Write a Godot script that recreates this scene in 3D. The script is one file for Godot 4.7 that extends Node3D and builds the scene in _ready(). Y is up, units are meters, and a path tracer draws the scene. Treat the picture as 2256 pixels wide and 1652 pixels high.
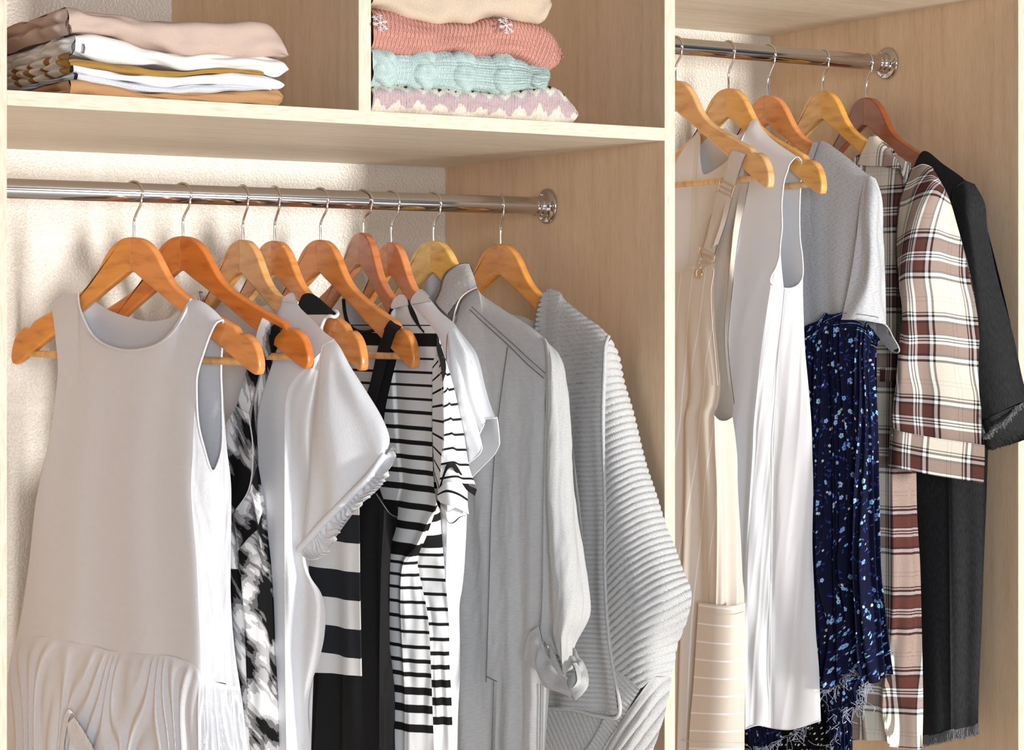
extends Node3D
# A wardrobe of pale oak board with two hanging bays. Metres, y up; the front edges of the boards lie in z = 0.
# Garments are cut as cloth patches in the frame of the hanger that carries them: millimetres along the hanger, up, and towards the wearer's left face of it.

const RAIL_Z := -0.30675
const RAIL_Y := [1.6679, 1.93046]
const DEPTH := 0.62679
const SHELF := 1.7648
var M := {}
var used := {}

# ---------------------------------------------------------------- naming and tagging
func numbered(n: String) -> String:
	var k: int = used.get(n, 0)
	used[n] = k + 1
	return n if k == 0 else "%s_%03d" % [n, k]

func thing(called: String, label: String, category: String, at := Vector3.ZERO, turn := 0.0, group := "") -> Node3D:
	var o := Node3D.new()
	o.name = numbered(called)
	add_child(o)
	o.position = at
	o.rotation.y = turn
	o.set_meta("label", label)
	o.set_meta("category", category)
	if group:
		o.set_meta("group", group)
	return o

func part(called: String, mesh: Mesh, mat: Material, parent: Node3D, label := "") -> MeshInstance3D:
	var m := MeshInstance3D.new()
	m.name = called
	m.mesh = mesh
	m.material_override = mat
	parent.add_child(m, true)
	if label:
		m.set_meta("label", label)
	return m

func struct(called: String, mesh: Mesh, mat: Material, at: Vector3, label: String) -> void:
	var m := part(called, mesh, mat, self, label)
	m.position = at
	m.set_meta("kind", "structure")

# ---------------------------------------------------------------- curves
func mm(a: Array) -> PackedVector3Array:          # flat millimetres to points in metres
	var r := PackedVector3Array()
	for i in range(0, a.size(), 3):
		r.append(Vector3(a[i], a[i + 1], a[i + 2]) * 0.001)
	return r

func spline(p: PackedVector3Array, n: int, closed := false) -> PackedVector3Array:   # n + 1 points evenly spaced along a smooth curve; a point given twice is a corner
	var d := PackedVector3Array()
	var c := p.size()
	var segs := c if closed else c - 1
	for i in segs:
		var a := p[(i - 1 + c) % c] if closed or i > 0 else p[0]
		var b := p[i]
		var e := p[(i + 1) % c]
		var f := p[(i + 2) % c] if closed or i + 2 < c else p[c - 1]
		for k in 8:
			d.append(b.cubic_interpolate(e, a, f, k / 8.0))
	d.append(p[0] if closed else p[c - 1])
	return even(d, n)

func even(d: PackedVector3Array, n: int) -> PackedVector3Array:
	var acc := PackedFloat32Array([0.0])
	for i in range(1, d.size()):
		acc.append(acc[i - 1] + d[i].distance_to(d[i - 1]))
	var total := acc[acc.size() - 1]
	var r := PackedVector3Array()
	var at := 0
	for i in n + 1:
		var want := total * i / n
		while at < d.size() - 2 and acc[at + 1] < want:
			at += 1
		var span := acc[at + 1] - acc[at]
		r.append(d[at].lerp(d[at + 1], clampf((want - acc[at]) / span, 0, 1) if span > 1e-9 else 0.0))
	return r

# ---------------------------------------------------------------- meshes
func grid(p: PackedVector3Array, nu: int, nv: int, th := 0.0, uvo := Vector2.ZERO, shut := false, planar := false) -> ArrayMesh:   # (nv + 1) rows of (nu + 1) points
	var w := nu + 1
	var nor := PackedVector3Array()
	var uv := PackedVector2Array()
	nor.resize(p.size())
	uv.resize(p.size())
	for i in nv + 1:
		for j in w:
			var k := i * w + j
			var l := k - 1 if j > 0 else (k + nu - 1 if shut else k)
			var r := k + 1 if j < nu else (k - nu + 1 if shut else k)
			var up := k - w if i > 0 else k
			var dn := k + w if i < nv else k
			var q := (p[dn] - p[up]).cross(p[r] - p[l])
			nor[k] = q.normalized() if q.length_squared() > 1e-18 else (nor[k - w] if i > 0 else Vector3.UP)
			uv[k] = Vector2(uv[k - 1].x + p[k].distance_to(p[k - 1]) if j > 0 else 0.0, uv[k - w].y + p[k].distance_to(p[k - w]) if i > 0 else 0.0)
	for i in nv + 1:      # stripes keep level: every row gets its mean drop
		var mean := 0.0
		for j in w:
			mean += uv[i * w + j].y / w
		for j in w:
			uv[i * w + j].y = mean
	for k in uv.size():
		uv[k] = (Vector2(p[k].x, -p[k].y) if planar else uv[k]) + uvo
	var idx := PackedInt32Array()
	for i in nv:
		for j in nu:
			var k := i * w + j
			idx.append_array([k, k + 1, k + w + 1, k, k + w + 1, k + w])
	if th > 0.0:
		var n0 := p.size()
		var q := p.duplicate()
		for k in n0:
			q[k] = p[k] - nor[k] * th
		p = p + q
		var nn := nor.duplicate()
		for k in n0:
			nn[k] = -nor[k]
		nor = nor + nn
		uv = uv + uv
		for t in range(0, idx.size(), 3):
			idx.append_array([idx[t] + n0, idx[t + 2] + n0, idx[t + 1] + n0])
		var rim := []
		for j in nu:
			rim.append([j + 1, j])
			rim.append([nv * w + j, nv * w + j + 1])
		if not shut:
			for i in nv:
				rim.append([i * w, (i + 1) * w])
				rim.append([(i + 1) * w + nu, i * w + nu])
		for e in rim:
			idx.append_array([e[0], e[1], e[1] + n0, e[0], e[1] + n0, e[0] + n0])
	return pack(p, nor, uv, idx)

func pack(p: PackedVector3Array, nor: PackedVector3Array, uv: PackedVector2Array, idx: PackedInt32Array) -> ArrayMesh:
	var a := []
	a.resize(Mesh.ARRAY_MAX)
	a[Mesh.ARRAY_VERTEX] = p
	a[Mesh.ARRAY_NORMAL] = nor
	a[Mesh.ARRAY_TEX_UV] = uv
	a[Mesh.ARRAY_INDEX] = idx
	var m := ArrayMesh.new()
	m.add_surface_from_arrays(Mesh.PRIMITIVE_TRIANGLES, a)
	return m

func noise_of(seed_: int) -> FastNoiseLite:
	var n := FastNoiseLite.new()
	n.noise_type = FastNoiseLite.TYPE_SIMPLEX_SMOOTH
	n.frequency = 1.0
	n.fractal_type = FastNoiseLite.FRACTAL_NONE
	n.seed = seed_
	return n

# Cloth relief: o = {amp, fu, fv: hanging folds; pw: how they grow downwards; gather, gn: gathers along the top seam; wr, wf: small wrinkles; te, tt, tb: how far from the sides, top and bottom the relief is held back; bulge; rib, rn: knitted ribs across}
func relief(p: PackedVector3Array, nu: int, nv: int, o: Dictionary, shut := false) -> PackedVector3Array:
	var w := nu + 1
	var n := noise_of(o.get("seed", 1))
	var amp: float = o.get("amp", 0.0)
	var fu: float = o.get("fu", 5.0)
	var fv: float = o.get("fv", 0.8)
	var pw: float = o.get("pw", 0.5)
	var ga: float = o.get("gather", 0.0)
	var gn: float = o.get("gn", 14.0)
	var wr: float = o.get("wr", 0.0)
	var wf: float = o.get("wf", 14.0)
	var te: float = o.get("te", 0.08)
	var tt: float = o.get("tt", 0.05)
	var tb: float = o.get("tb", 0.0)
	var bulge: float = o.get("bulge", 0.0)
	var rib: float = o.get("rib", 0.0)
	var rn: float = o.get("rn", 0.0)
	var ribv: bool = o.get("ribv", false)
	var dirk: Vector3 = o.get("dir", Vector3.ZERO)
	var h := PackedFloat32Array()
	h.resize(p.size())
	for i in nv + 1:
		var v := float(i) / nv
		for j in w:
			var u := float(j) / nu
			var edge := 1.0
			if te > 0.0 and not shut:
				edge = smoothstep(0.0, te, u) * smoothstep(0.0, te, 1.0 - u)
			if tt > 0.0:
				edge *= smoothstep(0.0, tt, v)
			if tb > 0.0:
				edge *= smoothstep(0.0, tb, 1.0 - v)
			var su := u
			var d := 0.0
			if amp != 0.0:
				if shut:
					d += amp * pow(v, pw) * n.get_noise_3d(cos(TAU * u) * fu * 0.3, sin(TAU * u) * fu * 0.3, v * fv)
				else:
					d += amp * pow(v, pw) * n.get_noise_2d(u * fu, v * fv)
			if ga != 0.0:
				d += ga * sin(TAU * (u * gn + n.get_noise_2d(u * 5.0 + 40.0, v * 0.7) * 1.4)) * (0.35 + 0.65 * v)
			if wr != 0.0:
				if shut:
					d += wr * n.get_noise_3d(cos(TAU * u) * wf * 0.3 + 9.0, sin(TAU * u) * wf * 0.3, v * wf * 0.8)
				else:
					d += wr * (1.0 - 2.0 * absf(n.get_noise_2d(u * wf + v * 3.0 + 7.0, v * wf * 0.7 + 3.0)))
			d *= edge
			if bulge != 0.0:
				d += bulge * sin(PI * u) * (sin(PI * minf(v, 0.5)) if not o.has("bv") else sin(PI * v))
			if rib != 0.0:
				d += rib * pow(absf(sin(PI * (p[i * w + j].dot(dirk) if dirk != Vector3.ZERO else rn * (v if ribv else u)))), 0.5)
			h[i * w + j] = d
	var q := p.duplicate()
	for i in nv + 1:
		for j in w:
			var k := i * w + j
			var l := k - 1 if j > 0 else (k + nu - 1 if shut else k)
			var r := k + 1 if j < nu else (k - nu + 1 if shut else k)
			var up := k - w if i > 0 else k
			var dn := k + w if i < nv else k
			q[k] = p[k] + (p[dn] - p[up]).cross(p[r] - p[l]).normalized() * h[k]
	return q

# A patch of cloth stretched between four edges.
func patch(top: Array, bot: Array, lef: Array, rig: Array, nu: int, nv: int, o := {}) -> ArrayMesh:
	var t := spline(mm(top), nu)
	var b := spline(mm(bot), nu)
	var l := spline(mm(lef), nv)
	var r := spline(mm(rig), nv)
	for i in range(1, nv):
		var v := float(i) / nv
		l[i] += (t[0] - l[0]) * (1 - v) + (b[0] - l[nv]) * v
		r[i] += (t[nu] - r[0]) * (1 - v) + (b[nu] - r[nv]) * v
	l[0] = t[0]
	l[nv] = b[0]
	r[0] = t[nu]
	r[nv] = b[nu]
	var kt: float = o.get("kt", 1.0)
	var p := PackedVector3Array()
	for i in nv + 1:
		var v := float(i) / nv
		var f := pow(1 - v, kt)      # how far down the shape of the upper edge is felt
		for j in nu + 1:
			var u := float(j) / nu
			p.append(l[i].lerp(r[i], u) + (t[j] - t[0].lerp(t[nu], u)) * f + (b[j] - b[0].lerp(b[nu], u)) * v)
	return grid(relief(p, nu, nv, o), nu, nv, o.get("th", 0.0), o.get("uvo", Vector2.ZERO), false, o.get("planar", false))

# Cloth swept through cross sections, each a list of points from top to bottom; closed sections make a sleeve.
func loft(rows: Array, nu: int, nv: int, closed: bool, o := {}) -> ArrayMesh:
	var cols := []
	for r in rows:
		cols.append(spline(mm(r), nu, closed))
	var lines := []
	for j in nu + 1:
		var c := PackedVector3Array()
		for r in cols:
			c.append(r[j])
		lines.append(spline(c, nv))
	var p := PackedVector3Array()
	for i in nv + 1:
		for j in nu + 1:
			p.append(lines[j][i])
	return grid(relief(p, nu, nv, o, closed), nu, nv, o.get("th", 0.0), o.get("uvo", Vector2.ZERO), closed, o.get("planar", false))

# A sleeve given by centre points and half widths: rows of [s, y, d, half width, half depth, lean], lean turning the oval about the sleeve's axis.
func sleeve(rows: Array, nu: int, nv: int, o := {}) -> ArrayMesh:
	var rs := []
	for k in rows.size():
		var a: Array = rows[k]
		var c := Vector3(a[0], a[1], a[2])
		var p0: Array = rows[maxi(k - 1, 0)]
		var p1: Array = rows[mini(k + 1, rows.size() - 1)]
		var ax := (Vector3(p1[0], p1[1], p1[2]) - Vector3(p0[0], p0[1], p0[2])).normalized()
		var dn := Vector3(0, 0, 1)
		var sd := dn.cross(ax).normalized()
		if a.size() > 5:
			sd = sd.rotated(ax, deg_to_rad(a[5]))
		dn = ax.cross(sd).normalized()
		var row := []
		for j in 16:
			var f := TAU * j / 16.0
			var q: Vector3 = c + sd * cos(f) * a[3] + dn * sin(f) * a[4]
			row.append_array([q.x, q.y, q.z])
		rs.append(row)
	return loft(rs, nu, nv, true, o)

func tube(p: PackedVector3Array, r: float, sides := 8, closed := false, squash := 1.0) -> ArrayMesh:
	var n := p.size() - 1
	var pts := PackedVector3Array()
	var prev := Vector3(0.3, 0.9, 0.2).normalized()
	for i in n + 1:
		var t := (p[mini(i + 1, n)] - p[maxi(i - 1, 0)]).normalized()
		if closed and (i == 0 or i == n):
			t = (p[1] - p[n - 1]).normalized()
		if i == 0 and absf(t.dot(prev)) > 0.9:
			prev = Vector3(0.9, 0.1, 0.3).normalized()
		var a := (prev - t * prev.dot(t)).normalized()
		prev = a
		var b := t.cross(a)
		for j in sides + 1:
			var f := TAU * j / sides
			pts.append(p[i] + (a * cos(f) + b * sin(f) * squash) * r)
	return grid(pts, sides, n, 0.0, Vector2.ZERO, true)

func cord(a: Array, r: float, n := 60, sides := 6, closed := false) -> ArrayMesh:
	return tube(spline(mm(a), n, closed), r * 0.001, sides, closed)

func lathe(prof: Array, sides := 40) -> ArrayMesh:      # [radius, height] pairs about the y axis
	var p := PackedVector3Array()
	for a in prof:
		for j in sides + 1:
			var f := -TAU * j / sides
			p.append(Vector3(cos(f) * a[0], a[1], sin(f) * a[0]))
	var st := SurfaceTool.new()
	st.begin(Mesh.PRIMITIVE_TRIANGLES)
	var w := sides + 1
	for i in prof.size() - 1:
		st.set_smooth_group(i if prof[i].size() > 2 else 99)
		for j in sides:
			for k in [i * w + j, i * w + j + 1, (i + 1) * w + j + 1, i * w + j, (i + 1) * w + j + 1, (i + 1) * w + j]:
				st.add_vertex(p[k])
	st.generate_normals()
	st.index()
	return st.commit()

func slab(size: Vector3, r := 0.0008) -> ArrayMesh:      # a board with eased edges, centred
	var h := size / 2
	var st := SurfaceTool.new()
	st.begin(Mesh.PRIMITIVE_TRIANGLES)
	st.set_smooth_group(-1)
	var c := func(sx, sy, sz, ax): return Vector3(sx * (h.x - (0.0 if ax == 0 else r)), sy * (h.y - (0.0 if ax == 1 else r)), sz * (h.z - (0.0 if ax == 2 else r)))
	var quad := func(a, b, d, e):
		for q in [a, b, d, a, d, e]:
			st.add_vertex(q)
	var centre_out := func(a, b, d, e):
		var m: Vector3 = (a + b + d + e) / 4
		if (d - a).cross(b - a).dot(m) < 0:
			quad.call(e, d, b, a)
		else:
			quad.call(a, b, d, e)
	for s in [-1, 1]:
		centre_out.call(c.call(s, -1, -1, 0), c.call(s, 1, -1, 0), c.call(s, 1, 1, 0), c.call(s, -1, 1, 0))
		centre_out.call(c.call(-1, s, -1, 1), c.call(1, s, -1, 1), c.call(1, s, 1, 1), c.call(-1, s, 1, 1))
		centre_out.call(c.call(-1, -1, s, 2), c.call(1, -1, s, 2), c.call(1, 1, s, 2), c.call(-1, 1, s, 2))
		for t in [-1, 1]:
			centre_out.call(c.call(s, t, -1, 0), c.call(s, t, 1, 0), c.call(s, t, 1, 1), c.call(s, t, -1, 1))
			centre_out.call(c.call(s, -1, t, 0), c.call(s, 1, t, 0), c.call(s, 1, t, 2), c.call(s, -1, t, 2))
			centre_out.call(c.call(-1, s, t, 1), c.call(1, s, t, 1), c.call(1, s, t, 2), c.call(-1, s, t, 2))
	for sx in [-1, 1]:
		for sy in [-1, 1]:
			for sz in [-1, 1]:
				var a: Vector3 = c.call(sx, sy, sz, 0)
				var b: Vector3 = c.call(sx, sy, sz, 1)
				var d: Vector3 = c.call(sx, sy, sz, 2)
				for q in ([a, b, d] if (d - a).cross(b - a).dot(a + b + d) > 0 else [a, d, b]):
					st.add_vertex(q)
	st.generate_normals()
	st.index()
	return st.commit()

# An outline in x, y pushed out along z with rounded edges: rings inset towards the faces.
func extruded(outline: PackedVector2Array, depth: float, r: float) -> ArrayMesh:
	var n := outline.size()
	var rings := []
	var sgn := 1.0 if Geometry2D.is_polygon_clockwise(outline) else -1.0
	for k in 9:
		var f := PI * k / 8.0 if k > 0 else 0.0
		var inset := r * (1 - sin(f))
		var z := cos(f) * r + (depth / 2 - r) * (1 if k < 4 else (-1 if k > 4 else 0))
		var ring := PackedVector3Array()
		for i in n:
			var t := (outline[(i + 1) % n] - outline[(i - 1 + n) % n]).normalized()
			var nn := Vector2(-t.y, t.x) * sgn
			var q: Vector2 = outline[i] - nn * inset
			ring.append(Vector3(q.x, q.y, z))
		rings.append(ring)
	var p := PackedVector3Array()
	for ring in rings:
		p.append_array(ring)
		p.append(ring[0])
	var body := grid(p, n, 8, 0.0, Vector2.ZERO, true, true)
	var st := SurfaceTool.new()
	st.begin(Mesh.PRIMITIVE_TRIANGLES)
	var flat0 := outline
	var tri := Geometry2D.triangulate_polygon(outline)
	for s in [0, 8]:
		for t in range(0, tri.size(), 3):
			var order := [tri[t], tri[t + 1], tri[t + 2]]
			var a: Vector2 = flat0[order[1]] - flat0[order[0]]
			var b: Vector2 = flat0[order[2]] - flat0[order[0]]
			if (a.cross(b) > 0) == (s == 0):
				order.reverse()
			for k in order:
				st.set_normal(Vector3(0, 0, 1 if s == 0 else -1))
				st.set_uv(Vector2(flat0[k].x, -flat0[k].y))
				st.add_vertex(rings[s][k])
	st.index()
	var faces := st.commit()
	var both := SurfaceTool.new()
	both.append_from(body, 0, Transform3D())
	both.append_from(faces, 0, Transform3D())
	return both.commit()

func joined(list: Array) -> ArrayMesh:
	var st := SurfaceTool.new()
	for m in list:
		if m is Array:
			st.append_from(m[0], 0, m[1])
		else:
			st.append_from(m, 0, Transform3D())
	return st.commit()

# ---------------------------------------------------------------- materials
func hexa(c: String) -> Color:
	return Color(c)

func plain(c: Color, rough := 0.6, metal := 0.0) -> StandardMaterial3D:
	var m := StandardMaterial3D.new()
	m.albedo_color = c
	m.roughness = rough
	m.metallic = metal
	return m

func tex(im: Image) -> ImageTexture:
	im.generate_mipmaps()
	return ImageTexture.create_from_image(im)

func noise_tex(freq: float, seed_: int, ramp: Array, size := 512, octaves := 4) -> NoiseTexture2D:
	var n := FastNoiseLite.new()
	n.noise_type = FastNoiseLite.TYPE_SIMPLEX_SMOOTH
	n.frequency = freq
	n.seed = seed_
	n.fractal_octaves = octaves
	var t := NoiseTexture2D.new()
	t.width = size
	t.height = size
	t.seamless = true
	t.noise = n
	if ramp.size():
		var g := Gradient.new()
		g.offsets = PackedFloat32Array()
		g.colors = PackedColorArray()
		for i in ramp.size():
			g.add_point(float(i) / (ramp.size() - 1), ramp[i])
		t.color_ramp = g
	return t

func weave(kind: String) -> Texture2D:      # height pictures of cloth, shared
	if M.has("h_" + kind):
		return M["h_" + kind]
	var s := 128
	var im := Image.create_empty(s, s, false, Image.FORMAT_RGB8)
	var n := noise_of(77)
	n.frequency = 0.06
	for y in s:
		for x in s:
			var h := 0.5
			if kind == "plain":
				var a := sin(TAU * x / 8.0)
				var b := sin(TAU * y / 8.0)
				h = 0.5 + 0.3 * (a if (int(x / 8.0) + int(y / 8.0)) % 2 == 0 else b) + 0.25 * n.get_noise_2d(x, y * 3.0)
			elif kind == "jersey":
				h = 0.5 + 0.25 * sin(TAU * x / 8.0) + 0.2 * sin(TAU * (y / 8.0 + absf(fmod(x, 8.0) - 4.0) / 8.0)) + 0.2 * n.get_noise_2d(x * 2.0, y)
			elif kind == "stitch":      # knitted V stitches, four wales
				var fx := fmod(x, 32.0) / 32.0
				var side := absf(fx - 0.5) * 2.0
				var ph := fmod(y / 16.0 + side * 0.9, 1.0)
				h = 0.15 + 0.85 * sin(PI * side) * (0.35 + 0.65 * sin(PI * ph))
			elif kind == "rough":
				h = 0.5 + 0.6 * n.get_noise_2d(x * 6.0, y * 6.0) + 0.3 * n.get_noise_2d(x * 14.0, y * 3.0)
			im.set_pixel(x, y, Color(h, h, h))
	var t := tex(im)
	M["h_" + kind] = t
	return t

# cloth: colour, weave kind, repeats per metre of the weave picture, relief in centimetres
func cloth(c: Color, kind := "plain", per_m := 60.0, depth := 0.03, print_ = null, rep := Vector2.ONE, thin := 0.0) -> StandardMaterial3D:
	var m := StandardMaterial3D.new()
	m.roughness = 0.92
	m.metallic_specular = 0.25
	m.albedo_color = c
	if print_:
		m.albedo_texture = print_
		m.uv1_scale = Vector3(rep.x, rep.y, 1)
		if depth > 0.0:
			m.heightmap_enabled = true
			m.heightmap_texture = M.speck
			m.heightmap_scale = depth
	else:
		m.uv1_scale = Vector3(per_m, per_m, 1)
		m.heightmap_enabled = depth > 0.0
		m.heightmap_texture = weave(kind)
		m.heightmap_scale = depth
	if thin > 0.0:
		m.backlight_enabled = true
		m.backlight = Color(thin, thin, thin)
	return m

# ---------------------------------------------------------------- the scene
func _ready() -> void:
	var cam := Camera3D.new()
	cam.name = "camera"
	cam.projection = Camera3D.PROJECTION_FRUSTUM
	cam.near = 0.1
	cam.far = 60.0
	cam.size = 0.1 * 1652.0 / 4728.34
	cam.frustum_offset = Vector2(0, -0.1 * (826.0 - 708.83) / 4728.34)      # the lens is shifted down: uprights stay upright
	cam.position = Vector3(-0.77465, 1.49053, 2.47697)
	cam.rotation.y = -0.549457
	cam.current = true
	add_child(cam)

	var env := Environment.new()
	env.background_mode = Environment.BG_SKY
	var sky := Sky.new()
	var sm := ProceduralSkyMaterial.new()
	sm.sky_top_color = Color(0.66, 0.71, 0.78)
	sm.sky_horizon_color = Color(0.84, 0.88, 0.93)
	sm.ground_horizon_color = Color(0.84, 0.82, 0.80)
	sm.ground_bottom_color = Color(0.52, 0.48, 0.45)
	sm.sky_energy_multiplier = 0.54
	sm.ground_energy_multiplier = 0.54
	sky.sky_material = sm
	env.sky = sky
	env.tonemap_mode = Environment.TONE_MAPPER_LINEAR
	env.tonemap_exposure = 1.04
	env.sdfgi_enabled = true
	env.ssao_enabled = true
	env.ssil_enabled = true
	var we := WorldEnvironment.new()
	we.name = "environment"
	we.environment = env
	add_child(we)

	materials()
	studio_lamp(Vector3(2.1, 1.3, 4.0), Vector3(0.75, 1.45, -0.35), Vector2(0.36, 0.6), 18.8, Color(1.0, 0.988, 0.972), "upright white studio softbox standing before the right-hand bay")
	studio_lamp(Vector3(-1.7, 1.6, 5.2), Vector3(0.9, 1.5, -0.3), Vector2(1.4, 1.4), 11.5, Color(0.93, 0.955, 1.0), "large square studio softbox standing left of the viewer")
	setting()
	wardrobe()
	rails()
	hangers()
	garments()
	folded()

func studio_lamp(at: Vector3, aim: Vector3, size: Vector2, energy: float, tint: Color, label: String) -> void:
	var o := thing("studio_softbox", label, "lamp", Vector3(at.x, 0, at.z))
	var head := Node3D.new()
	var back := (at - aim).normalized()
	var b := Basis.looking_at(-back, Vector3.UP)
	var glow := plain(Color.WHITE, 0.8)
	glow.emission_enabled = true
	glow.emission = tint
	glow.emission_energy_multiplier = 4.0
	head.free()
	var pane := part("diffuser", slab(Vector3(size.x, size.y, 0.004)), glow, o)
	pane.transform = Transform3D(b, Vector3(0, at.y, 0))
	var shell := loft([rect_row(size, 0.0), rect_row(size, -20.0), rect_row(size * 0.35, -240.0), rect_row(size * 0.1, -250.0)], 32, 10, true)
	var case_ := part("housing", shell, M.black_cloth, o)
	case_.transform = Transform3D(b.rotated(b.y, PI), Vector3(0, at.y, 0) + back * 0.004)
	part("stand", joined([cord([0, 0, 0, 0, at.y * 500, 0, 0, at.y * 1000, 0], 14, 8)]), M.black_plastic, o).position = back * 0.16
	for k in 3:
		var f := TAU * k / 3.0
		part("leg", cord([0, 420, 0, cos(f) * 220, 210, sin(f) * 220, cos(f) * 420, 10, sin(f) * 420], 9, 8), M.black_plastic, o).position = back * 0.16
	var l := AreaLight3D.new()
	l.name = "light"
	l.area_size = size
	l.area_normalize_energy = true
	l.light_energy = energy
	l.light_color = tint
	l.shadow_enabled = true
	o.add_child(l)
	l.transform = Transform3D(b, Vector3(0, at.y, 0) - back * 0.01)
	l.set("area_range", 30.0)

func rect_row(size: Vector2, z: float) -> Array:
	var r := []
	var h := size * 500
	for c in [[-1, -1], [1, -1], [1, 1], [-1, 1]]:
		r.append_array([c[0] * h.x, c[1] * h.y, z, c[0] * h.x, c[1] * h.y, z])
	return r

func board_mat(c: Color, along: String, seed_: int) -> StandardMaterial3D:
	var m := StandardMaterial3D.new()
	m.albedo_color = c
	m.roughness = 0.5
	m.metallic_specular = 0.35
	m.uv1_triplanar = true
	m.uv1_world_triplanar = true
	m.uv1_triplanar_sharpness = 8.0
	m.uv1_scale = Vector3(6, 0.55, 6) if along == "y" else Vector3(0.55, 6, 6)
	m.albedo_texture = M.grain if seed_ == 0 else M.grain_fine
	m.detail_enabled = true
	m.detail_blend_mode = BaseMaterial3D.BLEND_MODE_MUL
	m.detail_uv_layer = BaseMaterial3D.DETAIL_UV_1
	m.detail_albedo = M.grain_fine
	return m

func materials() -> void:
	M.grain = noise_tex(0.012, 5, [Color(0.93, 0.92, 0.90), Color(0.97, 0.965, 0.955), Color(0.985, 0.985, 0.98), Color(1, 1, 1)], 512, 3)
	M.grain_fine = noise_tex(0.09, 9, [Color(0.93, 0.915, 0.90), Color(0.98, 0.975, 0.97), Color(1, 1, 1), Color(1, 1, 1)], 512, 4)
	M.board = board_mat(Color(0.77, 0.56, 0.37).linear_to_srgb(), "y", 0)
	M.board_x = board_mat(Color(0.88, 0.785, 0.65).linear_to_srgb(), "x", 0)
	M.edge = board_mat(Color(0.74, 0.63, 0.49).linear_to_srgb(), "y", 1)
	M.edge_x = board_mat(Color(0.74, 0.63, 0.49).linear_to_srgb(), "x", 1)
	M.back = plain(Color(0.76, 0.71, 0.625).linear_to_srgb(), 0.5, 0.18)
	M.back.metallic_specular = 1.0
	M.back.uv1_triplanar = true
	M.back.uv1_world_triplanar = true
	M.back.uv1_scale = Vector3(4, 4, 4)
	M.back.heightmap_enabled = true
	M.back.heightmap_texture = noise_tex(0.09, 21, [], 512, 3)
	M.back.heightmap_scale = 0.09
	M.chrome = plain(Color(0.80, 0.79, 0.79), 0.09, 1.0)
	M.wire = plain(Color(0.86, 0.85, 0.84), 0.12, 1.0)
	M.gold = plain(Color(0.90, 0.83, 0.74), 0.14, 1.0)
	M.dark = plain(Color(0.12, 0.11, 0.10), 0.5)
	M.black_cloth = plain(Color(0.05, 0.05, 0.05), 0.9)
	M.black_plastic = plain(Color(0.06, 0.06, 0.06), 0.5)
	M.paint = plain(Color(0.86, 0.85, 0.83), 0.8)
	M.floor = board_mat(Color(0.80, 0.77, 0.73).linear_to_srgb(), "x", 0)
	M.thread_dark = plain(Color(0.42, 0.42, 0.43), 0.9)
	M.thread_pale = plain(Color(0.86, 0.84, 0.80), 0.9)

func setting() -> void:
	struct("floor", slab(Vector3(9, 0.1, 8)), M.floor, Vector3(0.8, -0.05, 2.9), "pale wooden floor of the room")
	struct("wall_back", slab(Vector3(9, 2.9, 0.1)), M.paint, Vector3(0.8, 1.45, -0.75), "plain white wall behind the wardrobe")

func board(o: Node3D, called: String, a: Vector3, b: Vector3, mat: Material, edge: Material, label := "") -> void:
	var m := part(called, slab(b - a - Vector3(0, 0, 0.001)), mat, o, label)
	m.position = (a + b) / 2 - Vector3(0, 0, 0.0005)
	var e := part("edge_band", slab(Vector3(b.x - a.x, b.y - a.y, 0.001), 0.0003), edge, m)
	e.position = Vector3(0, 0, (b.z - a.z) / 2)

func wardrobe() -> void:
	var o := thing("wardrobe", "pale oak open wardrobe with two hanging bays and a divided upper shelf", "wardrobe")
	var T := 0.018
	var xl := 0.04168
	var xm := 0.99559
	var xr := 1.68153
	board(o, "side_panel", Vector3(xl - T, 0, -DEPTH), Vector3(xl, 2.36, 0), M.board, M.edge, "left side panel")
	board(o, "side_panel", Vector3(xm, 0.06, -DEPTH), Vector3(xm + T, 2.342, 0), M.board, M.edge, "upright panel between the two bays")
	board(o, "side_panel", Vector3(xr, 0, -DEPTH), Vector3(xr + T, 2.36, 0), M.board, M.edge, "right side panel")
	board(o, "shelf", Vector3(xl, SHELF - T, -DEPTH), Vector3(xm, SHELF, 0), M.board_x, M.edge_x, "shelf that carries the folded clothes")
	board(o, "divider", Vector3(0.50914, SHELF, -DEPTH), Vector3(0.50914 + T, 2.342, 0), M.board, M.edge)
	board(o, "shelf", Vector3(xm + T, 2.01276, -DEPTH), Vector3(xr, 2.01276 + T, 0), M.board_x, M.edge_x, "board above the right-hand bay")
	board(o, "top_panel", Vector3(xl, 2.342, -DEPTH), Vector3(xr, 2.36, 0), M.board_x, M.edge_x)
	board(o, "base_panel", Vector3(xl, 0.06, -DEPTH), Vector3(xr, 0.078, 0), M.board_x, M.edge_x)
	board(o, "plinth", Vector3(xl, 0, -0.06), Vector3(xr, 0.06, -0.04), M.board_x, M.edge_x)
	var bk := part("back_panel", slab(Vector3(xr - xl + 2 * T, 2.36, 0.008)), M.back, o, "cream back panel with a fine pearly grain")
	bk.position = Vector3((xl + xr) / 2, 1.18, -DEPTH - 0.004)
	for p in [[xr - 0.0004, 1.655, -0.083], [xr - 0.0004, 1.72, -0.3]]:
		var cap := part("screw_cap", lathe([[0.0, 0.0008], [0.0052, 0.0008], [0.0056, 0.0]], 24), M.board, o)
		cap.position = Vector3(p[0], p[1], p[2])
		cap.rotation.z = PI / 2

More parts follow.
